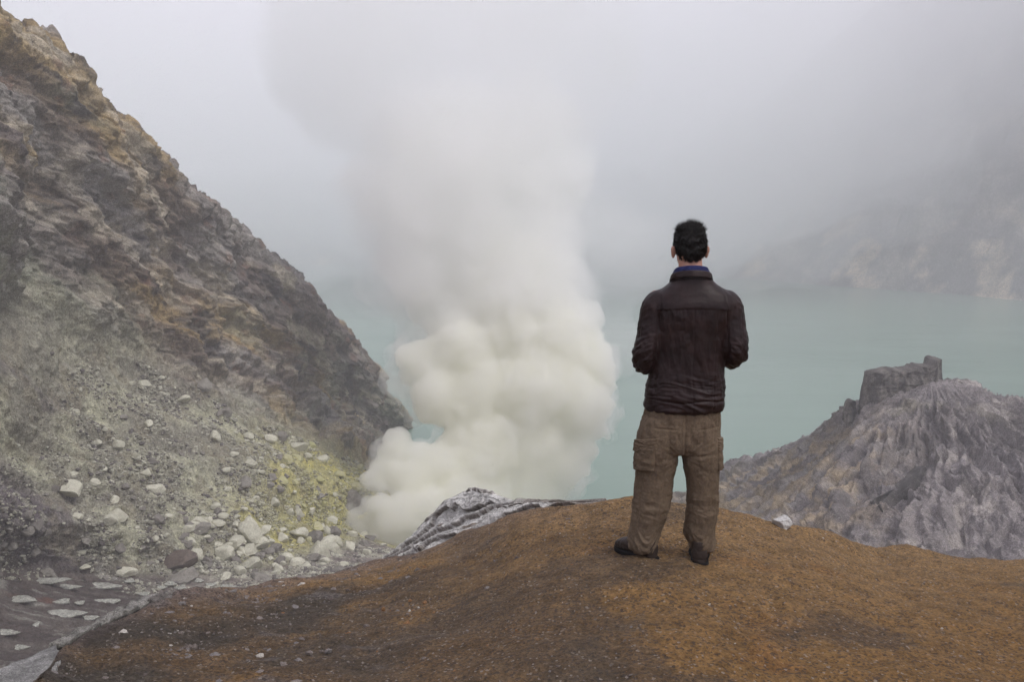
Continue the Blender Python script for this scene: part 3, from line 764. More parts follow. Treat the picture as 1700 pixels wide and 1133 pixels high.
sl_R = [(X(1190), -.012, Z(490), .064), (X(1201), -.016, Z(500), .079), (X(1206), -.018, Z(525), .078), (X(1210.5), -.03, Z(550), .077), (X(1213.5), -.035, Z(572), .074), (X(1211), .0, Z(584), .066), (X(1198), .075, Z(586), .056), (X(1183), .15, Z(586), .047)]
jacket = union('jacket', [vloft(jt, 8, 56, 2.25), tube(sl_L, 7, 26), tube(sl_R, 7, 26),
    ell((X(1066), -.03, Z(598)), (.045, .05, .040)), ell((X(1062), .0, Z(604)), (.030, .055, .028))], .0046, m_leather, MAN, smooth=3)
def g1(x, w): return np.exp(-(x / w) ** 2)
def jfn(co, no):
    x, y, z = co.T; xc = x - X(1141)
    isarm = sst(.0, .03, np.abs(xc) - np.interp(z, [Z(660), Z(600), Z(520), Z(490)], [.23, .192, .178, .19]))
    back = sst(.2, -.3, no[:, 1]) * (1 - isarm)
    d = 0 * x
    zy = Z(502) - .012 * (xc / .18) ** 2
    yoke = back * sst(.195, .17, np.abs(xc))
    d += yoke * (-.0028 * g1(z - zy, .0035) + .0035 * sst(-.006, .004, z - zy) * sst(Z(468), Z(480), z))
    d += back * -.0022 * g1(xc + .003 * np.sin(z * 20), .0035) * (z < zy)
    for s in (-1, 1):
        d += back * -.0012 * g1(xc - s * (.115 + .03 * (z - 1.0)), .0035) * (z < zy)
    d += (1 - isarm) * (-.006 * g1(z - (Z(657) + .006 * np.sin(xc * 25)), .005) + .004 * sst(Z(652), Z(660), z))
    # gathered folds below the yoke
    hang = sst(Z(500), Z(520), z) * sst(Z(660), Z(640), z)
    d += back * hang * .0065 * fbm(np.stack([x / .05 + .9 * np.sin(z * 5 + 1), z / .26, 0 * x + 2], -1), 3)
    d += back * sst(Z(500), Z(504), z) * sst(Z(560), Z(508), z) * .0032 * ridged(np.stack([x / .024, z / .10, 0 * x + 8], -1), 2)
    # slouch above the hem
    low = sst(Z(600), Z(640), z) * (1 - isarm)
    d += low * .011 * ridged(np.stack([x / .20 + z * 2, z / .038 + .6 * np.sin(x * 14), y / .2], -1), 3)
    # sleeve creases, strongest in the crook of the elbow
    el = isarm * (.35 + sst(Z(530), Z(580), z))
    sgn = np.sign(xc)
    d += el * .0095 * ridged(np.stack([x / .10, y / .10, (z + sgn * .5 * x + .25 * y) / .036], -1), 3)
    d += isarm * .0045 * ridged(np.stack([x / .05, y / .05, z / .16 + 3], -1), 3)
    # armhole seam
    ah = np.abs(xc) - np.interp(z, [Z(585), Z(540), Z(500), Z(478)], [.186, .180, .172, .160])
    d -= .0045 * g1(ah, .006) * sst(.1, -.3, no[:, 1])
    d += .002 * fbm(co / .04, 2)
    # shoulders stay smooth
    d *= 1 - .65 * sst(Z(500), Z(480), z)
    return d
displace(jacket, jfn)
band('jacket_collar', [(cx0, -.016, Z(461), .113, .100), (cx0, -.016, Z(455), .103, .094), (cx0, -.016, Z(449.5), .099, .092), (cx0, -.016, Z(447.5), .101, .094), (cx0, -.016, Z(450), .107, .100), (cx0, -.016, Z(459), .113, .108)], 72, m_leather, .006, MAN, tilt(.28))
for s, ar in ((-1, sl_L), (1, sl_R)):
    e = np.array(ar[-1][:3]); dd_ = e - np.array(ar[-2][:3]); dd_ /= np.linalg.norm(dd_)
    v, f = tube([(*(e - dd_ * .01), .046), (*(e + dd_ * .018), .047), (*(e + dd_ * .05), .041)], 4, 24)
    mesh_obj('cuff', v, f.astype(np.int32), m_leather, MAN)

# --- trousers
legL = [(Z(921), X(1071), -.012, .070, .076), (Z(915), X(1070), -.010, .075, .084), (Z(905), X(1071), -.005, .079, .088), (Z(890), X(1074), .0, .086, .090), (Z(870), X(1079), .0, .094, .094), (Z(845), X(1084), .0, .097, .096), (Z(815), X(1086.5), .0, .099, .100), (Z(785), X(1089), 0, .106, .108), (Z(755), X(1091), 0, .116, .118), (Z(725), X(1094), 0, .119, .122), (Z(690), X(1100), 0, .105, .118)]
legR = [(Z(919), X(1170), -.012, .062, .072), (Z(913), X(1169), -.010, .067, .082), (Z(905), X(1168), -.005, .071, .085), (Z(890), X(1165), .0, .082, .088), (Z(870), X(1167), .0, .084, .090), (Z(845), X(1169.5), .0, .080, .092), (Z(815), X(1169), .0, .083, .098), (Z(785), X(1167), 0, .092, .106), (Z(755), X(1163.5), 0, .104, .116), (Z(725), X(1160), 0, .113, .122), (Z(690), X(1156), 0, .110, .118)]
hip = [(Z(750), X(1130), 0, .060, .10), (Z(738), X(1130), 0, .160, .118), (Z(715), X(1130), 0, .200, .126), (Z(690), X(1131.5), 0, .200, .128), (Z(665), X(1133), 0, .192, .126), (Z(645), X(1134), 0, .180, .118)]
legL = [(a_, b_ - .004, c_, d_ - .005, e_) for a_, b_, c_, d_, e_ in legL]; legR = [(a_, b_ + .004, c_, d_ - .004, e_) for a_, b_, c_, d_, e_ in legR]
trousers = union('trousers', [vloft(legL, 8, 40, 2.1), vloft(legR, 8, 40, 2.1), vloft(hip, 8, 52, 2.3)], .0046, m_khaki, MAN, smooth=3)
def tfn(co, no):
    x, y, z = co.T; d = 0 * x; xm = x - X(1131)
    left = xm < 0
    # long soft folds
    d += .0085 * ridged(np.stack([x / .085 + z * .35 * np.sign(xm), y / .10, z / .42], -1), 3) * sst(.10, .25, z)
    # drag lines from the crotch outward
    cr = np.sqrt(xm ** 2 + (z - Z(752)) ** 2)
    ang = np.arctan2(z - Z(752), np.abs(xm))
    d += .007 * ridged(np.stack([ang * 3.2, cr / .25, np.sign(xm) * 3 + 0 * x], -1), 3) * sst(.30, .06, cr) * sst(.02, .06, cr)
    # knee creases
    kn = g1(z - .30, .07); d += kn * .010 * ridged(np.stack([x / .16, y / .16, (z + .25 * x) / .045], -1), 3)
    # bunching over the shoes
    an = sst(.20, .10, z); d += an * .0190 * ridged(np.stack([x / .13 + 2, y / .13, (z + .12 * np.sin(x * 22)) / .038], -1), 3)
    d += .004 * fbm(co / .05, 3) + .0018 * fbm(co / .016, 3)
    # seat seam, side seams and back pocket tops
    back = sst(0, -.4, no[:, 1])
    d -= .006 * g1(xm - .0 - .04 * (z - Z(752)) * 0, .005) * back * (z > Z(752))
    for s, cxp in ((-1, X(1100)), (1, X(1170))):
        pz = Z(703) + .05 * (x - cxp) * s
        d -= .005 * g1(z - pz, .004) * sst(.062, .055, np.abs(x - cxp)) * back
        d += .0025 * sst(.062, .055, np.abs(x - cxp)) * back * sst(pz - .14, pz - .13, z) * (z < pz)
    # outer leg seams
    for zc, tab in ((-1, legL), (1, legR)):
        tb = np.array(tab); ex = np.interp(z, tb[:, 0], tb[:, 1] + zc * tb[:, 3] * .78)
        d -= .0045 * g1(x - ex, .005) * back * ((xm * zc) > 0) * (z < Z(700))
    return d
displace(trousers, tfn)
# cargo pockets: bellows bag and flap wrapped round the outer thigh
def legsurf(tab, z, th, off):
    tb = np.array(catm(tab, 8)); tb = tb[np.argsort(tb[:, 0])]
    cxx, cyy, rx, ry = [np.interp(z, tb[:, 0], tb[:, k]) for k in (1, 2, 3, 4)]
    return np.stack([cxx + (rx + off) * np.cos(th), cyy + (ry + off) * np.sin(th), z], -1)
def patch(name, tab, th0, th1, z0, z1, depth, slope=0, base=-.004, seed=0, sag=0.0):
    A, B = np.meshgrid(np.linspace(0, 1, 46), np.linspace(0, 1, 52))
    e = np.minimum(np.minimum(A, 1 - A) / .10, np.minimum(B, 1 - B) / .08).clip(0, 1) ** .5
    th = th0 + (th1 - th0) * A; z = z0 + (z1 - z0) * B + slope * (A - .5)
    off = base + depth * e * (1 + sag * (1 - B)) + e * .0055 * ridged(np.stack([A * 2.2 + seed, B * 3.2 + A, 0 * A], -1), 3) + e * .002 * fbm(np.stack([A * 8, B * 9 + seed, 0 * A], -1), 3)
    G = legsurf(tab, z, th, off); inner = legsurf(tab, z, th, -.02 + 0 * z)
    V = np.concatenate([G.reshape(-1, 3), inner.reshape(-1, 3)]); nr, nc = A.shape
    f = grid_faces(nr, nc); f2 = f[:, ::-1] + nr * nc
    b = np.concatenate([np.arange(nc), np.arange(1, nr) * nc + nc - 1, (nr - 1) * nc + np.arange(nc - 2, -1, -1), np.arange(nr - 2, 0, -1) * nc])
    bb = np.roll(b, -1); side = np.stack([bb, b, b + nr * nc, bb + nr * nc], -1)
    return mesh_obj(name, V, np.concatenate([f, f2, side]), m_khaki, MAN)
pi = math.pi
pk = patch('cargo_pocket', legL, pi * 1.02, pi * 1.44, Z(779), Z(735), .014, .02, sag=.9, seed=1)
fl = patch('pocket_flap', legL, pi * 1.00, pi * 1.46, Z(744), Z(722), .021, .035, seed=5); fl.parent = pk
pk = patch('cargo_pocket', legR, -pi * .26, pi * .10, Z(780), Z(737), .014, -.01, sag=.9, seed=2)
fl = patch('pocket_flap', legR, -pi * .28, pi * .12, Z(746), Z(722), .019, -.02, seed=7); fl.parent = pk
# --- boots
def boot(cx, cyy, rot, s=1.0):
    rows = [(-.115, .0, .030, .030), (-.108, .036, .048, .045), (-.085, .043, .060, .055), (-.045, .043, .070, .063), (0, .045, .060, .055), (.05, .051, .048, .043), (.10, .053, .040, .034), (.14, .046, .034, .027), (.165, .028, .028, .02), (.174, .006, .022, .012)]
    s_ = catm(rows, 5); secs = [((0, r[0], max(r[2], .01)), (max(r[1], .004), 0, 0), (0, 0, max(r[3], .004))) for r in s_]
    v, f = loft(secs, 32, 2.3); v[:, 2] += .012
    parts = [(v, f), vloft([(.05, 0, -.05, .046, .058), (.10, 0, -.055, .048, .058), (.14, 0, -.055, .046, .055)], 4, 28)]
    b = union('boot', parts, .004, m_boot, MAN, smooth=3)
    displace(b, lambda co, no: .002 * fbm(co / .02, 3) - .003 * g1(co[:, 2] - .045 - .1 * np.clip(co[:, 1], 0, 1), .004) + .0025 * ridged(np.stack([co[:, 0] / .1, co[:, 1] / .02, co[:, 2] / .04], -1), 2) * sst(.02, .08, co[:, 1]))
    rs = [(-.120, .010), (-.114, .036), (-.09, .047), (-.04, .047), (0, .045), (.05, .053), (.10, .057), (.14, .050), (.168, .030), (.178, .008)]
    rs = catm(rs, 5); V = []; 
    outline = np.concatenate([np.stack([rs[:, 1], rs[:, 0]], -1), np.stack([-rs[::-1, 1], rs[::-1, 0]], -1)])
    m = len(outline)
    levels = [(0.0, .97), (.004, 1.03), (.010, 1.0), (.016, 1.03), (.024, 1.02), (.028, .97)]
    c0 = outline.mean(0)
    for z, k in levels: V.append(np.concatenate([c0 + (outline - c0) * k, np.full((m, 1), z)], 1))
    V = np.concatenate(V + [np.array([[*c0, 0.0], [*c0, .028]])]); F = []
    for l in range(len(levels) - 1):
        for i in range(m):
            j = (i + 1) % m; F.append((l*m+i, l*m+j, (l+1)*m+j, (l+1)*m+i))
    nb = len(levels) * m
    for i in range(m):
        j = (i + 1) % m; F += [(nb, j, i), (nb + 1, (len(levels)-1)*m+i, (len(levels)-1)*m+j)]
    so = mesh_obj('sole', V, F, m_sole, b)
    b.location = (cx, cyy, 0); b.rotation_euler = (0, 0, rot)
    return b
bL = boot(X(1064), .01, math.radians(36)); bR = boot(X(1168), .01, math.radians(-10))

tag(MAN, 'man seen from behind in dark brown leather jacket, khaki cargo trousers and boots, forearms raised', 'person')
mx, my = (1140 - 850) / 1653. * 5.22, 5.22
mx = P(1140, 700, my)[0]
MAN.location = (mx, my, float(mound_z(mx, my)) + .004)
for o_ in (bL, bR):
    wx, wy = mx + o_.location.x, my + o_.location.y
    o_.location.z = float(mound_z(wx, wy)) - MAN.location.z - .010
print('man z', MAN.location.z)
# ------------------------------------------------------------------ rocks
def proj(p):
    p = np.asarray(p, float); c, s = math.cos(PITCH), math.sin(PITCH)
    y = p[..., 1]; z = p[..., 2] - EYE
    d = y * c - z * s; u_ = y * s + z * c
    return 850 + 1653 * p[..., 0] / d, 566.5 - 1653 * u_ / d, d
def rock_mesh(name, seed, mat, sub=3, cuts=13, flat=1.0, rough=.06):
    R = np.random.default_rng(seed); bm = bmesh.new(); bmesh.ops.create_icosphere(bm, subdivisions=sub, radius=1)
    v = np.array([x.co[:] for x in bm.verts]); f = np.array([[x.index for x in q.verts] for q in bm.faces]); bm.free()
    v *= R.uniform(.75, 1.25, 3)
    for _ in range(cuts):
        n = R.normal(size=3); n /= np.linalg.norm(n); d = R.uniform(.45, .85); e = v @ n - d
        v = v - np.maximum(e, 0)[:, None] * n * R.uniform(.85, 1)
    v = v * (1 + rough * fbm(v * 2.2 + seed, 4)[:, None]); v[:, 2] *= flat
    v /= np.abs(v[:, :2]).max()
    me = bpy.data.meshes.new(name); me.from_pydata([tuple(x) for x in v], [], [tuple(int(i) for i in q) for q in f])
    me.polygons.foreach_set('use_smooth', np.zeros(len(me.polygons), bool)); me.materials.append(mat); return me
def stone_mat(name, c0, c1, c2, scale=2.0, bd=.1):
    t = NT(name); oi = t.n('ObjectInfo'); n = t.noise(scale, 5, .65); n2 = t.noise(scale * 5, 4, .7)
    c = t.mix(oi.outputs['Random'], c0, c1); c = t.mix(t.ramp(n, .45, .7), c, c2); c = t.mix(1.0, c, t.gray(n2, .78, 1.22), 'MULTIPLY')
    b = t.bump(n, .6, bd); b = t.bump(n2, .7, bd * .3, b); return t.bsdf(c, .92, b, .15)
m_pale = stone_mat('sulphur_stone', (.60, .585, .47), (.50, .49, .39), (.42, .40, .31))
m_grey = stone_mat('grey_stone', (.19, .175, .155), (.26, .245, .21), (.13, .115, .10))
m_brownst = stone_mat('brown_stone', (.12, .095, .075), (.15, .12, .10), (.09, .07, .06))
m_yel = stone_mat('yellow_stone', (.42, .41, .20), (.46, .44, .27), (.36, .34, .14))
pales = [rock_mesh('boulder', 100 + k, m_pale) for k in range(7)]
greys = [rock_mesh('boulder', 200 + k, m_grey) for k in range(6)]
yels = [rock_mesh('boulder', 300 + k, m_yel) for k in range(3)]
browns = [rock_mesh('boulder', 400 + k, m_brownst) for k in range(3)]
GPX, GPY, GD = proj(WG)
vis = (WV > 3.6) & (GPX > -60) & (GPX < 760) & (GPY > 500) & (GPY < 1120)
vi = np.argwhere(vis); vpx = GPX[vis]; vpy = GPY[vis]; vV = WV[vis]
def on_slope(px, py):
    k = np.argmin((vpx - px) ** 2 + (vpy - py) ** 2); i, j = vi[k]; return WG[i, j], WN[i, j], GD[i, j]
def put(me, name, px, py, wpx, hs=.7, label=None, cat='boulder', group=None, sink=.2, rot=None, R=rng):
    p, n, d = on_slope(px, py); r = wpx * .5 * d / 1653.
    o = bpy.data.objects.new(name, me); C.objects.link(o)
    o.location = Vector(p) + Vector((0, 0, r * hs * (1 - 2 * sink) * .6)); o.scale = (r, r * R.uniform(.8, 1.1), r * hs)
    o.rotation_euler = (R.uniform(-.25, .25), R.uniform(-.25, .25), R.uniform(0, 6.28) if rot is None else rot)
    return tag(o, label, cat, group)
named = [
 (pales, 240, 640, 32, .62, 'pale blocky boulder standing alone high on the rubble below the cliff'),
 (pales, 303, 668, 38, .5, 'long pale slab-like boulder on the upper rubble, right of the lone high one'),
 (greys, 338, 642, 34, .6, 'grey green boulder half buried where the cliff meets the upper rubble'),
 (greys, 372, 690, 34, .55, 'tan flat boulder below the ochre cliff foot in a cluster of three'),
 (pales, 118, 815, 48, .5, 'wide pale flat boulder in the small cluster at the left edge rubble'),
 (pales, 156, 805, 24, .8, 'round whitish boulder perched behind the wide flat one at the left'),
 (pales, 210, 955, 62, .38, 'flat white topped slab lying at the edge of the dark valley floor'),
 (browns, 300, 938, 74, .55, 'big dark brown block at the foot of the rubble slope'),
 (greys, 305, 962, 64, .4, 'rounded pinkish grey rock just below the big dark brown block'),
 (pales, 412, 890, 46, .8, 'tall pale cube-like boulder in the pile near the smoke'),
 (pales, 412, 920, 40, .7, 'pale yellow boulder directly below the tall cube-like one'),
 (pales, 372, 925, 44, .75, 'broad rounded cream boulder at the middle of the boulder pile'),
 (pales, 423, 942, 44, .65, 'cream boulder at the bottom of the pile beside the valley floor'),
 (pales, 545, 905, 50, .55, 'large cream boulder nearest to the low white smoke'),
 (greys, 330, 880, 40, .6, 'grey angular boulder at the upper left of the boulder pile'),
 (pales, 478, 930, 28, .75, 'small whitish cube boulder between the pile and the smoke'),
 (pales, 195, 860, 40, .45, 'long pale tilted slab on the lower left rubble'),
 (yels, 495, 765, 26, .7, 'yellowish boulder at the upper edge of the sulphur patch'),
 (yels, 530, 800, 24, .6, 'yellow lump of sulphur rock in the middle of the sulphur patch'),
 (yels, 640, 888, 26, .7, 'pale yellow rock in front of the lowest smoke'),
 (yels, 660, 884, 30, .7, 'whitish yellow rock at the foot of the lowest smoke'),
 (yels, 560, 790, 30, .5, 'bright yellow sulphur mound close to the smoke head'),
 (greys, 588, 850, 52, 1.2, 'dark grey ash streaked rock beside the vent at the left of the smoke')]
for k, (lib, px, py, wd, hs_, lab) in enumerate(named):
    put(lib[k % len(lib)], 'boulder', px, py, wd, hs_, lab)
R = np.random.default_rng(21); n_ = 0
while n_ < 255:
    px, py = R.uniform(0, 640), R.uniform(600, 965)
    # inside the fan of rubble: below the cliff foot line
    top = np.interp(px, [0, 150, 250, 420, 500, 640], [800, 560, 600, 700, 725, 790])
    if py < top + 8 or (px < 150 and py < 790): continue
    dens = .16 + 1.3 * math.exp(-((px - 440) / 120) ** 2 - ((py - 912) / 42) ** 2) + .45 * math.exp(-((px - 470) / 90) ** 2 - ((py - 790) / 50) ** 2)
    if R.random() > dens: continue
    wd = float(np.clip(R.lognormal(2.72, .38), 8, 40)) * (1.25 if py > 860 else 1)
    u_ = R.random(); yz = math.exp(-((px - 530) / 80) ** 2 - ((py - 800) / 60) ** 2)
    if u_ < yz * .6: lib, lab, g_ = yels, 'small yellow sulphur coated boulder on the rubble near the smoke', 'yellow boulders in the sulphur patch'
    elif u_ < .68 and px > 120: lib, lab, g_ = pales, 'small cream boulder scattered on the rubble slope', 'small cream boulders on the rubble slope'
    else: lib, lab, g_ = greys, 'small grey boulder scattered on the rubble slope', 'small grey boulders on the rubble slope'
    put(lib[R.integers(len(lib))], 'boulder', px, py, wd, R.uniform(.5, .85), lab, 'boulder', g_, R=R); n_ += 1
# rubble too small to count
def rubble(name, pts, rad, mat, label, cols=None, seed=5, flat=.65, poly=20):
    Rg = np.random.default_rng(seed); bm = bmesh.new()
    bmesh.ops.create_icosphere(bm, subdivisions=1, radius=1)
    v0 = np.array([x.co[:] for x in bm.verts]); f0 = np.array([[x.index for x in q.verts] for q in bm.faces]); bm.free()
    n = len(pts); m = len(v0)
    sc_ = Rg.uniform(.6, 1.25, (n, 1, 3)) * np.array([1, 1, flat]); jit = 1 + Rg.uniform(-.28, .28, (n, m, 1))
    a = Rg.uniform(0, 6.28, n); ca, sa = np.cos(a), np.sin(a); b = Rg.uniform(-.5, .5, n); cb, sb = np.cos(b), np.sin(b)
    v = v0[None] * jit * sc_
    x, y, z = v[..., 0], v[..., 1], v[..., 2]
    y, z = cb[:, None] * y - sb[:, None] * z, sb[:, None] * y + cb[:, None] * z
    x, y = ca[:, None] * x - sa[:, None] * y, sa[:, None] * x + ca[:, None] * y
    v = np.stack([x, y, z], -1) * rad[:, None, None] + pts[:, None]
    f = (f0[None] + (np.arange(n) * m)[:, None, None]).reshape(-1, 3)
    col = np.repeat(cols, m, 0) if cols is not None else None
    o = mesh_obj(name, v.reshape(-1, 3), f.astype(np.int32), mat, col=col, smooth=False)
    return tag(o, label, kind='stuff')
Rg = np.random.default_rng(33)
sel = np.argwhere((WV > 4.15) & (WV < 7.15 + .55 * sst(3, 4, WU)) & (GPX > -40) & (GPX < 700) & (WU < 7.0))
area = np.ones(len(sel))
i, j = sel[:, 0], sel[:, 1]
cn = fbm(WG[i, j] / 6. + 3, 3)
top = np.interp(GPX[i, j], [0, 150, 250, 420, 500, 640], [780, 570, 600, 700, 725, 785])
wgt = sst(-.3, .5, cn) * (GPY[i, j] > top) * (GD[i, j] / 120.) ** 1.0 + .02
pk = Rg.choice(len(sel), 16000, p=wgt / wgt.sum())
i, j = i[pk], j[pk]
pts = WG[i, j] + Rg.uniform(-.25, .25, (len(pk), 3)) * [1, 1, .2]
rad = np.clip(Rg.lognormal(1.0, .45, len(pk)), 1.0, 7.5) * GD[i, j] / 1653. * .8
sy_ = sst(4.6, 6.1, WU[i, j]) * sst(4.0, 4.6, WV[i, j]) * sst(7.0, 6.2, WV[i, j])
cc = mixc(np.array([.23, .22, .175]), np.array([.54, .525, .42]), Rg.random(len(pk)) ** 1.3)
cc = mixc(cc, np.array([.13, .115, .11]), (Rg.random(len(pk)) < .22) * .9)
cc = mixc(cc, np.array([.44, .42, .17]), sy_ * Rg.uniform(.2, .9, len(pk)))
m_rub = rock_mat('rubble_stone', 1.5, 6, .04, .8, 1.2)
rubble('rubble', pts, rad, m_rub, 'grey green and cream rubble covering the slope', cc)

# plates: an outline with a surface, thickness and ragged edge
def plate(name, ring, thick, mat, label, cat, group=None, res=14, seed=0, amp=.01, colr=(.3, .29, .27), n=96, lo=None):
    """ring: closed outline in world space (top face)"""
    ring = np.array(ring, float); c = ring.mean(0)
    L = np.concatenate([ring, ring[:1]]); s = np.concatenate([[0], np.cumsum(np.linalg.norm(np.diff(L, axis=0), axis=1))])
    q = np.linspace(0, s[-1], n, endpoint=False); B = np.stack([np.interp(q, s, L[:, k]) for k in range(3)], -1)
    size = np.linalg.norm(ring - c, axis=1).mean()
    e1 = ring - c; _, _, vt = np.linalg.svd(e1); nn = vt[2] * (1 if vt[2][2] > 0 else -1)
    B = B + (B - c) * (.12 * fbm(B / (size * .25) + seed, 4) + .05 * fbm(B / (size * .06) + seed, 3))[:, None]
    V = []; ks = np.linspace(.06, 1, res)
    for k in ks: V.append(c + (B - c) * k)
    V.append(c + (B - c) * 1.0 - nn * thick * .5); V.append(c + (B - c) * .93 - nn * thick)
    for k in (.6, .1): V.append(c + (B - c) * k - nn * thick * 1.1)
    V = np.stack(V)
    d = amp * (ridged(V / (size * .35) + seed, 4) + .5 * fbm(V / (size * .1) + seed, 3)); V = V + nn * d[..., None] + (fbm(V / (size * .15) + 5, 3) * amp * .6)[..., None] * (V - c) / size
    V = np.concatenate([V, V[:, :1]], 1); nr, nc = V.shape[:2]
    f = grid_faces(nr, nc)[:, ::-1]
    Vf = np.concatenate([V.reshape(-1, 3), [V[0, :-1].mean(0)], [V[-1, :-1].mean(0)]])
    tri = [(k, k + 1, nr * nc) for k in range(nc - 1)]
    tri2 = [((nr - 1) * nc + k + 1, (nr - 1) * nc + k, nr * nc + 1) for k in range(nc - 1)]
    faces = [tuple(int(i) for i in q) for q in f] + tri + tri2
    cr = mixc(np.array(colr) * .75, np.array(colr) * 1.15, sst(-.4, .4, fbm(Vf / (size * .3) + seed, 4)))
    o = mesh_obj(name, Vf, faces, mat, col=cr, smooth=True)
    return tag(o, label, cat, group)
m_plate = rock_mat('grey_plate_rock', 9, 45, .006, .75, 1.25, (.5, .5, .47), .3)
m_crust = rock_mat('pale_crust', 1.2, 5, .03, .8, 1.2)
plate('rock_slab', [P(-70,1160,4.0), P(0,1112,4.2), P(40,1095,4.4), P(70,1083,4.5), P(92,1072,4.55), P(104,1092,4.35), P(88,1115,4.15), P(58,1145,3.9), P(0,1180,3.7)], .10, m_plate,
      'smooth grey rock slab at the lower left corner of the knoll', 'rock slab', amp=.004, colr=(.25, .245, .23), seed=2, res=20)
plate('rock_slab', [P(90,1070,4.6), P(120,1052,4.85), P(165,1030,5.2), P(205,1008,5.5), P(235,994,5.8), P(262,990,5.9), P(250,1003,5.7), P(205,1022,5.35), P(165,1040,5.05), P(125,1062,4.75), P(104,1076,4.6)], .035, m_plate,
      'long thin grey rock sheet jutting out along the left rim of the knoll', 'rock slab', amp=.020, colr=(.24, .23, .205), seed=5, res=22)
plate('rock_slab', [P(246,996,5.7), P(262,988,5.9), P(286,988,6.0), P(284,996,5.85), P(262,1004,5.6)], .05, m_plate, 'small dark crumbly rock plate at the upper end of the thin grey sheet', 'rock slab', amp=.012, colr=(.16, .145, .13), seed=8)
plate('rock_slab', [P(300,994,6.0), P(312,990,6.1), P(332,992,6.15), P(330,999,5.95), P(306,1001,5.85)], .05, m_plate, 'small brown rock with a whitish top right of the thin grey sheet', 'rock slab', amp=.010, colr=(.24, .21, .18), seed=9)
plate('rock_slab', [P(20,935,7.5)+np.array([.55,.0,-.0])] * 0 + [P(512,968,7.3), P(524,962,7.4), P(548,962,7.4), P(544,970,7.2), P(522,974,7.1)], .03, m_plate, 'small pale rock sheet on the left shoulder of the knoll', 'rock slab', amp=.006, colr=(.36, .34, .31), seed=10)
# layered outcrop on the left shoulder: skyline and front edge in space, terraced between
US3 = np.linspace(0, 10, 11); u = np.linspace(0, 10, 420)
skyl = urow([(640,940,8.5),(665,912,8.6),(690,888,8.6),(715,862,8.5),(745,832,8.3),(778,817,8.1),(806,823,7.8),(840,840,7.4),(880,840,7.1),(930,839,6.85),(1000,833,6.5)], US3, u)
midr = urow([(640,942,8.3),(672,922,8.3),(703,898,8.2),(733,878,8.1),(768,858,7.9),(805,846,7.6),(832,845,7.4),(865,847,7.15),(900,845,6.95),(945,842,6.7),(1008,836,6.4)], US3, u)
frnt = urow([(640,946,8.0),(675,936,7.9),(712,920,7.75),(752,900,7.6),(797,878,7.35),(842,860,7.1),(880,853,6.95),(912,850,6.8),(940,847,6.65),(970,843,6.5),(1015,838,6.3)], US3, u)
frn2 = frnt + np.array([.10, -.25, -.22])
back = skyl + np.array([-.15, .5, -.5]); back2 = skyl + np.array([-.6, 1.6, -1.9])
nv3 = [20, 24, 90, 110, 30]
G = rows_surface([back2, back, skyl, midr, frnt, frn2], None, nv3); nr, nc = G.shape[:2]
N = grid_normals(G); N = N * np.where((N[..., 2] > 0), 1, -1)[..., None]
vv3 = np.concatenate([k + np.linspace(0, 1, n, endpoint=(k == 4)) for k, n in enumerate(nv3)])[:, None]
e1 = P(1000, 833, 6.5) - P(640, 940, 8.5); e1 /= np.linalg.norm(e1); e2 = np.cross([0, 0, 1.], e1); e2 /= np.linalg.norm(e2)
Q = np.stack([G @ e1, G @ e2, G[..., 2]], -1)
hN = 1.2 * (vv3 - 2) + .9 * fbm(Q / np.array([1.5, .5, .6]) + 4, 4) + .16 * fbm(Q / .10, 3)
def terr(h, st): 
    k = np.floor(h / st); fr = h / st - k; return (k + sst(.78, 1.0, fr)) * st
fs_ = hN / .8 - np.floor(hN / .8); fs2 = hN / .27 - np.floor(hN / .27)
d = .050 * fs_ * sst(1, .95, fs_) + .010 * fs2 * sst(1, .9, fs2) + .006 * ridged(Q / np.array([.35, .10, .2]), 4) + .007 * fbm(Q / .04, 3)
fade = sst(0, 1.2, vv3) * sst(4.7, 3.9, vv3) * sst(10, 7.0, u)[None] * (.35 + .65 * sst(0, .35, np.abs(vv3 - 2)))
G = G + N * (d * fade)[..., None]
top_ = sst(.0, .12, d - .022) ; nn = fbm(Q / np.array([.5, .1, .3]) + 14, 4)
fr_ = fs_
col = mixc(np.array([.50, .485, .45]), np.array([.68, .665, .62]), sst(-.3, .4, fbm(Q / .1, 4)))
col = mixc(col, np.array([.16, .125, .09]), sst(.3, .6, nn) * sst(2.3, 3.2, vv3 + .4 * nn))
col = mixc(col, np.array([.13, .105, .085]), sst(.955, .975, fr_) * .8)
col = mixc(col, np.array([.18, .13, .085]), sst(4.0, 4.5, vv3 + .5 * nn) * .8)
col = mixc(col, np.array([.2, .17, .14]), (sst(6.5, 8.2, u)[None] * sst(-.5, .2, nn)) * .8)
o = mesh_obj('rock_outcrop', G, grid_faces(nr, nc), m_plate, col=col)
OC = o
tag(o, 'layered light grey outcrop of broken rock sheets on the knoll in front of the smoke', 'rock outcrop')

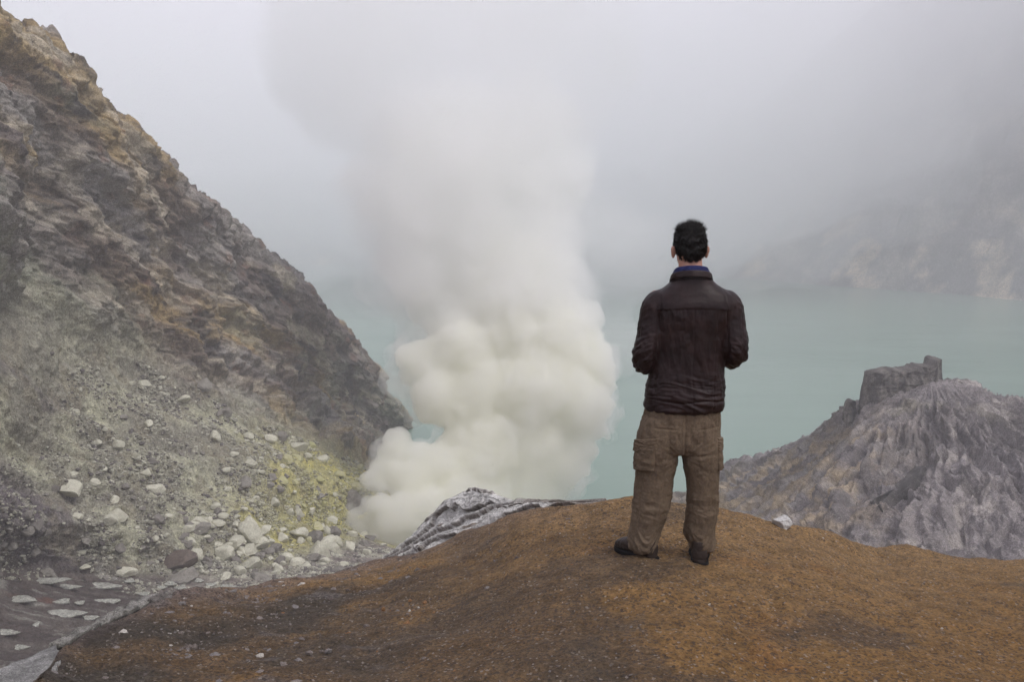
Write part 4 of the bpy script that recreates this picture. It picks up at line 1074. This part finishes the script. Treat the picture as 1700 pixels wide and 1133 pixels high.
Ro = np.random.default_rng(91)
for k in range(0):
    ui = Ro.integers(20, 330); vi_ = int(np.interp(Ro.random(), [0, 1], [52, 225])); p = G[vi_, ui]; nn_ = N[vi_, ui]
    L_ = Ro.uniform(.14, .36); W_ = Ro.uniform(.09, .20); e1_ = e1 - (e1 @ nn_) * nn_; e1_ /= np.linalg.norm(e1_); e2_ = np.cross(nn_, e1_)
    a = np.linspace(0, 2 * np.pi, 13)[:-1] + Ro.uniform(0, .4)
    ring = [p + nn_ * (.016 + .010 * math.sin(x) * (-1 if e2_[1] > 0 else 1) + .006 * Ro.normal()) + e1_ * L_ * math.cos(x) * (1 + .15 * Ro.normal()) + e2_ * W_ * math.sin(x) * (1 + .3 * Ro.normal()) for x in a]
    s_ = plate('rock_sheet', ring, .030, m_plate, None, None, res=9, seed=k, amp=.010, colr=(.46, .45, .425) if Ro.random() < .8 else (.22, .18, .15), n=70); s_.parent = OC
# pale crust plates lying on the valley floor
fl_ = [(70,969,92,10),(112,979,44,6),(170,977,60,8),(35,1000,54,8),(104,1003,28,6),(134,1006,16,4),(178,1003,42,9),(108,1024,62,12),(12,1055,38,6),(283,974,22,4),(300,980,20,5),(327,986,28,5),(350,975,18,4),(268,980,16,4),(378,978,30,5),(392,986,24,4),(215,968,18,4),(60,1042,10,6),(240,990,20,4),(150,1030,26,6),(35,1080,24,5),(330,968,16,4)]
fp = (WV > 6.8); fi = np.argwhere(fp); fpx = GPX[fp]; fpy = GPY[fp]
for k, (px, py, wd, ht) in enumerate(fl_):
    q = np.argmin((fpx - px) ** 2 + (fpy - py) ** 2); i, j = fi[q]; p = WG[i, j]; dd_ = GD[i, j] / 1653.
    a = np.linspace(0, 2 * np.pi, 11)[:-1] + .2; rx = wd * .5 * dd_; ry = ht * .5 * dd_ * 2.3
    ring = [p + np.array([rx * math.cos(x) * (1 + .25 * math.sin(3 * x + k)), ry * math.sin(x) * (1 + .2 * math.cos(2 * x + k)), .25 + .10 * math.sin(x) + .04 * math.cos(x * 2 + k)]) for x in a]
    big = k in (0, 2, 3, 7)
    lab = {0: 'longest pale crust plate along the far edge of the dark valley floor', 2: 'pale jagged crust plate right of the longest one on the valley floor', 3: 'wide pale crust plate near the left edge of the valley floor', 7: 'broad patchy whitish crust plate in the middle of the valley floor'}.get(k, 'small pale crust plate on the dark valley floor')
    plate('crust_plate', ring, .16, m_crust, lab, 'rock plate', None if big else 'small pale crust plates on the valley floor', res=8, seed=k, amp=.06, colr=(.38, .38, .33), n=40)

# stones on the knoll
def on_knoll(px, py, far=False):
    Y = np.linspace(2.5, 9.5, 1400); p = P(np.full(1400, px), np.full(1400, py), Y); h = p[:, 2] - mound_z(p[:, 0], p[:, 1])
    k = np.argmax(h < 0); return p[k]
m_white = stone_mat('white_stone', (.50, .49, .47), (.54, .53, .50), (.42, .40, .38), 2.5, .012)
p = on_knoll(1300, 884); me = rock_mesh('white_rock', 61, m_white, sub=5, cuts=9, rough=.16)
o = bpy.data.objects.new('white_rock', me); C.objects.link(o); o.location = p + np.array([0, .06, .035]); o.scale = (.085, .075, .062); o.rotation_euler = (.1, .15, .4)
tag(o, 'whitish grey rock sitting on the rim of the knoll right of the man', 'rock')
m_black = stone_mat('black_stone', (.04, .035, .04), (.05, .045, .05), (.07, .06, .06), 3, .003)
p = on_knoll(1333, 1083); me = rock_mesh('black_stone', 62, m_black, sub=3)
o = bpy.data.objects.new('black_stone', me); C.objects.link(o); o.location = p + np.array([0, 0, .008]); o.scale = (.03, .022, .016); o.rotation_euler = (0, .1, .6)
tag(o, 'lone black stone on orange sand in front of the knoll, below right of the man', 'stone')
p = on_knoll(1362, 896); o = bpy.data.objects.new('white_pebble', rock_mesh('white_pebble', 63, m_white)); C.objects.link(o); o.location = p + np.array([0, 0, .006]); o.scale = (.026, .02, .012)
tag(o, 'small white pebble just right of the whitish grey rock on the rim', 'pebble')
p = on_knoll(182, 1046); o = bpy.data.objects.new('yellow_stone', rock_mesh('yellow_stone', 64, m_yel)); C.objects.link(o); o.location = p + np.array([0, 0, .01]); o.scale = (.03, .025, .018)
tag(o, 'small bright yellow sulphur stone on the left flank of the knoll', 'stone')
hx_, hy_, hd_ = proj(HG)
ring = []
for px, py in ((1432,852),(1452,838),(1478,820),(1500,803),(1522,782),(1536,778),(1534,792),(1514,815),(1490,834),(1462,848)):
    k = np.argmin(np.where(hd_ < 150, (hx_ - px) ** 2 + (hy_ - py) ** 2, 1e9)); i, j = np.unravel_index(k, hx_.shape); ring.append(HG[i, j] + HN_[i, j] * .35)
plate('rock_ledge', ring, 1.6, m_crag, 'dark slanting overhanging ledge low on the face of the grey hill', 'rock ledge', res=10, seed=4, amp=.25, colr=(.075, .068, .064), n=80)
# gravel
Rg = np.random.default_rng(77)
def scatter(n, fdens):
    a = Rg.uniform(-.62, .60, n * 3); yc = Rg.uniform(.42, 1.03, n * 3); c0 = np.interp(a, cxt, CW[:, 1]); y = yc * c0
    x = a * (y + CO); k = Rg.random(n * 3) < fdens(x, y, y / c0)
    return x[k][:n], y[k][:n]
def dn(x, y, r):
    q = np.stack([x, y, 0 * x], -1); cl = sst(-.1, .45, fbm(q / .5 + 3, 4)); lf = sst(.3, -1.8, x)
    return .10 + .30 * cl + .65 * lf * (.3 + .7 * cl) + .3 * sst(.92, 1.0, r) * sst(.5, -1, x)
x, y = scatter(17000, dn)
lf = sst(.3, -1.8, x)
rad = Rg.lognormal(-5.75, .42, len(x)) * (1 + 1.0 * lf) * np.interp(y, [3, 8], [.85, 1.35]); rad = np.clip(rad, .0016, .028); big_ = (Rg.random(len(x)) < .05 * lf); rad = np.where(big_, Rg.uniform(.012, .030, len(x)), rad)
pts = np.stack([x, y, mound_z(x, y) + rad * .25 + .003], -1)
cc = mixc(np.array([.10, .08, .07]), np.array([.22, .19, .17]), Rg.random(len(x)))
cc = mixc(cc, np.array([.19, .175, .168]), (Rg.random(len(x)) < .25) * .8)
cc = mixc(cc, np.array([.46, .43, .38]), (Rg.random(len(x)) < .06) * .9)
cc = mixc(cc, np.array([.24, .12, .05]), (Rg.random(len(x)) < .3 * (1 - lf)) * .9)
m_grav = rock_mat('gravel_stone', 60, 200, .001, .8, 1.2)
rubble('gravel', pts, rad, m_grav, 'loose dark and pale gravel strewn over the orange knoll', cc, seed=9)
dense = [(655,737,172,17),(645,752,172,16),(662,765,172,24),(625,800,168,20),(640,785,170,24),(600,862,163,20),(585,882,162,12),(625,845,164,28),(655,858,163,36),(640,882,162,28),(700,850,165,42),(690,800,169,38),(735,775,172,48),(705,765,172,30),
 (750,840,168,48),(800,830,172,50),(850,825,176,50),(885,822,178,34),(915,815,180,19),(925,808,180,12),(905,790,180,30),(800,750,176,75),(870,740,180,75),(930,765,181,40),(965,775,182,16),(960,740,182,28),(985,712,183,26),(1000,720,183,14),
 (950,670,182,60),(1000,640,184,26),(975,610,184,42),(880,640,182,90),(790,650,180,75),(735,660,178,52),(715,600,180,40),(690,600,180,30),(680,625,180,22),(775,590,181,62),(840,560,184,72),(920,570,184,62),(965,570,186,32)]
mid = [(900,515,186,66),(950,530,186,36),(830,500,186,75),(770,530,184,55),(885,460,188,52),(925,445,188,28),(840,440,188,60),(720,520,186,38),(790,470,188,60),(860,600,190,80),(780,580,188,60)]
upper = [(870,400,190,75),(800,390,190,90),(880,320,192,76),(930,290,193,48),(955,258,194,26),(860,240,194,76),(910,215,194,44),(780,290,192,100),(780,215,194,76),(850,175,194,56),(800,160,194,46),(710,340,190,88),(690,430,188,72),(820,480,188,85),(720,250,192,84),(660,330,190,60)]
veil = [(700,380,185,110),(660,300,185,75),(780,300,190,150),(850,450,190,120),(720,180,190,120),(610,130,190,120),(540,60,190,105),(500,110,190,55),(650,10,190,150),(800,20,190,150),(950,80,195,100),(980,380,195,80),(1040,470,195,55),(1010,560,195,60),(1080,400,198,40),(900,150,195,110),(640,480,185,50)]
def wisp_mat(name, dens, color, scale, step, lo=.42, hi=.62):
    m, t = new_mat(name)
    out = t.nodes.new('ShaderNodeOutputMaterial'); v = t.nodes.new('ShaderNodeVolumePrincipled'); v.inputs['Color'].default_value = (*color, 1)
    tc = t.nodes.new('ShaderNodeTexCoord'); mp = t.nodes.new('ShaderNodeMapping'); mp.inputs['Scale'].default_value = (1, 1, .7)
    n = t.nodes.new('ShaderNodeTexNoise'); n.inputs['Scale'].default_value = scale; n.inputs['Detail'].default_value = 3; n.inputs['Distortion'].default_value = .6
    r = t.nodes.new('ShaderNodeMapRange'); r.inputs[1].default_value = lo; r.inputs[2].default_value = hi; r.inputs[3].default_value = 0; r.inputs[4].default_value = dens
    L = t.links.new; L(tc.outputs['Object'], mp.inputs[0]); L(mp.outputs[0], n.inputs['Vector']); L(n.outputs['Fac'], r.inputs[0]); L(r.outputs[0], v.inputs['Density']); L(v.outputs[0], out.inputs['Volume'])
    m.cycles.volume_step_rate = step
    return m
def sc_(bl, k, dr=0): return [(a, b, c, max(r * k + dr, 6)) for a, b, c, r in bl]
yel = (.9995, .9985, .962)
smoke('smoke', sc_(dense, .97, -1), .5, [(7.5, 2.2, 1), (3.4, 1.5, 2), (1.6, .85, 3), (.9, .35, 13)], vol_mat('dense_smoke', .46, yel), 'dense white and yellowish billows of sulphur smoke pouring from the vents', .35)
smoke('smoke', sc_(dense, 1.10, 4), .8, [(7, 4.0, 31), (3, 2.2, 32)], wisp_mat('dense_smoke_skirt', .17, (.998, .998, .985), .16, .2), 'thin ragged fringe of smoke round the dense billows', .6)
low_up = [b for b in upper if b[1] > 185]
smoke('smoke', sc_(mid, .97), .7, [(9, 3.4, 4), (4.2, 2.1, 5), (2.0, 1.0, 6)], vol_mat('mid_smoke', .24, (.9993, .9993, .978)), 'softer white smoke rising above the dense billows', .6)
smoke('smoke', sc_(low_up, .88), .9, [(12, 4.6, 7), (5.5, 2.8, 8), (2.6, 1.3, 9)], vol_mat('column_smoke', .13, (.9995, .9995, .99)), 'tall pale column of smoke above the billows', .8)
smoke('smoke', sc_(upper + mid, 1.12), 1.0, [(14, 6, 17), (6.5, 3.6, 18), (3, 1.4, 19)], wisp_mat('upper_smoke', .13, (.9995, .9995, .992), .075, .18, .36, .62), 'soft torn outer smoke of the column thinning towards the sky', .9)
smoke('smoke', veil, 1.5, [(18, 7, 10), (8, 3.4, 11)], wisp_mat('thin_smoke', .042, (.985, .985, .972), .035, .2, .34, .6), 'thin grey veil of smoke drifting to the upper left', 1.2)

def bank(name, els, dens, label, lv):
    v, f = sphere_soup([(np.array(c, float), np.array(r, float)) for c, r in els])
    o = mesh_obj(name, v, f.astype(np.int32)); voxel(o, 16); billow(o, lv)
    o.data.materials.append(vol_mat(name + '_vapour', dens, (.995, .995, 1.0)))
    return tag(o, label, 'mist', kind='stuff')
bank('mist', [((-500, 900, 150), (500, 420, 190)), ((0, 950, 120), (420, 400, 180)), ((350, 980, 200), (380, 380, 190)), ((620, 900, 240), (360, 380, 170)), ((-250, 900, 70), (350, 260, 95)), ((900, 800, 300), (380, 420, 140))], .0028,
     'bank of cloud hanging over the far side of the lake', [(160, 60, 21), (70, 26, 22)])
bank('mist', [((-300, 700, 30), (300, 240, 90)), ((60, 760, 60), (250, 220, 120)), ((330, 820, 140), (240, 200, 110)), ((560, 760, 230), (260, 200, 120))], .0022,
     'thin drifting mist in front of the cloud bank over the lake', [(120, 50, 23), (50, 18, 24)])
# ------------------------------------------------------------------ haze
def box(x0, x1, y0, y1, z0, z1):
    v = [(x, y, z) for x in (x0, x1) for y in (y0, y1) for z in (z0, z1)]
    return v, [(0,1,3,2),(4,6,7,5),(0,4,5,1),(2,3,7,6),(0,2,6,4),(1,5,7,3)]
v, f = box(-1900, 1900, -400, 2200, -75, 480)
hz = mesh_obj('haze', np.array(v, float), f, vol_mat('haze_air', .00085, (.993, .989, 1.0)), smooth=False)
tag(hz, 'pale even mist filling the crater', kind='stuff')
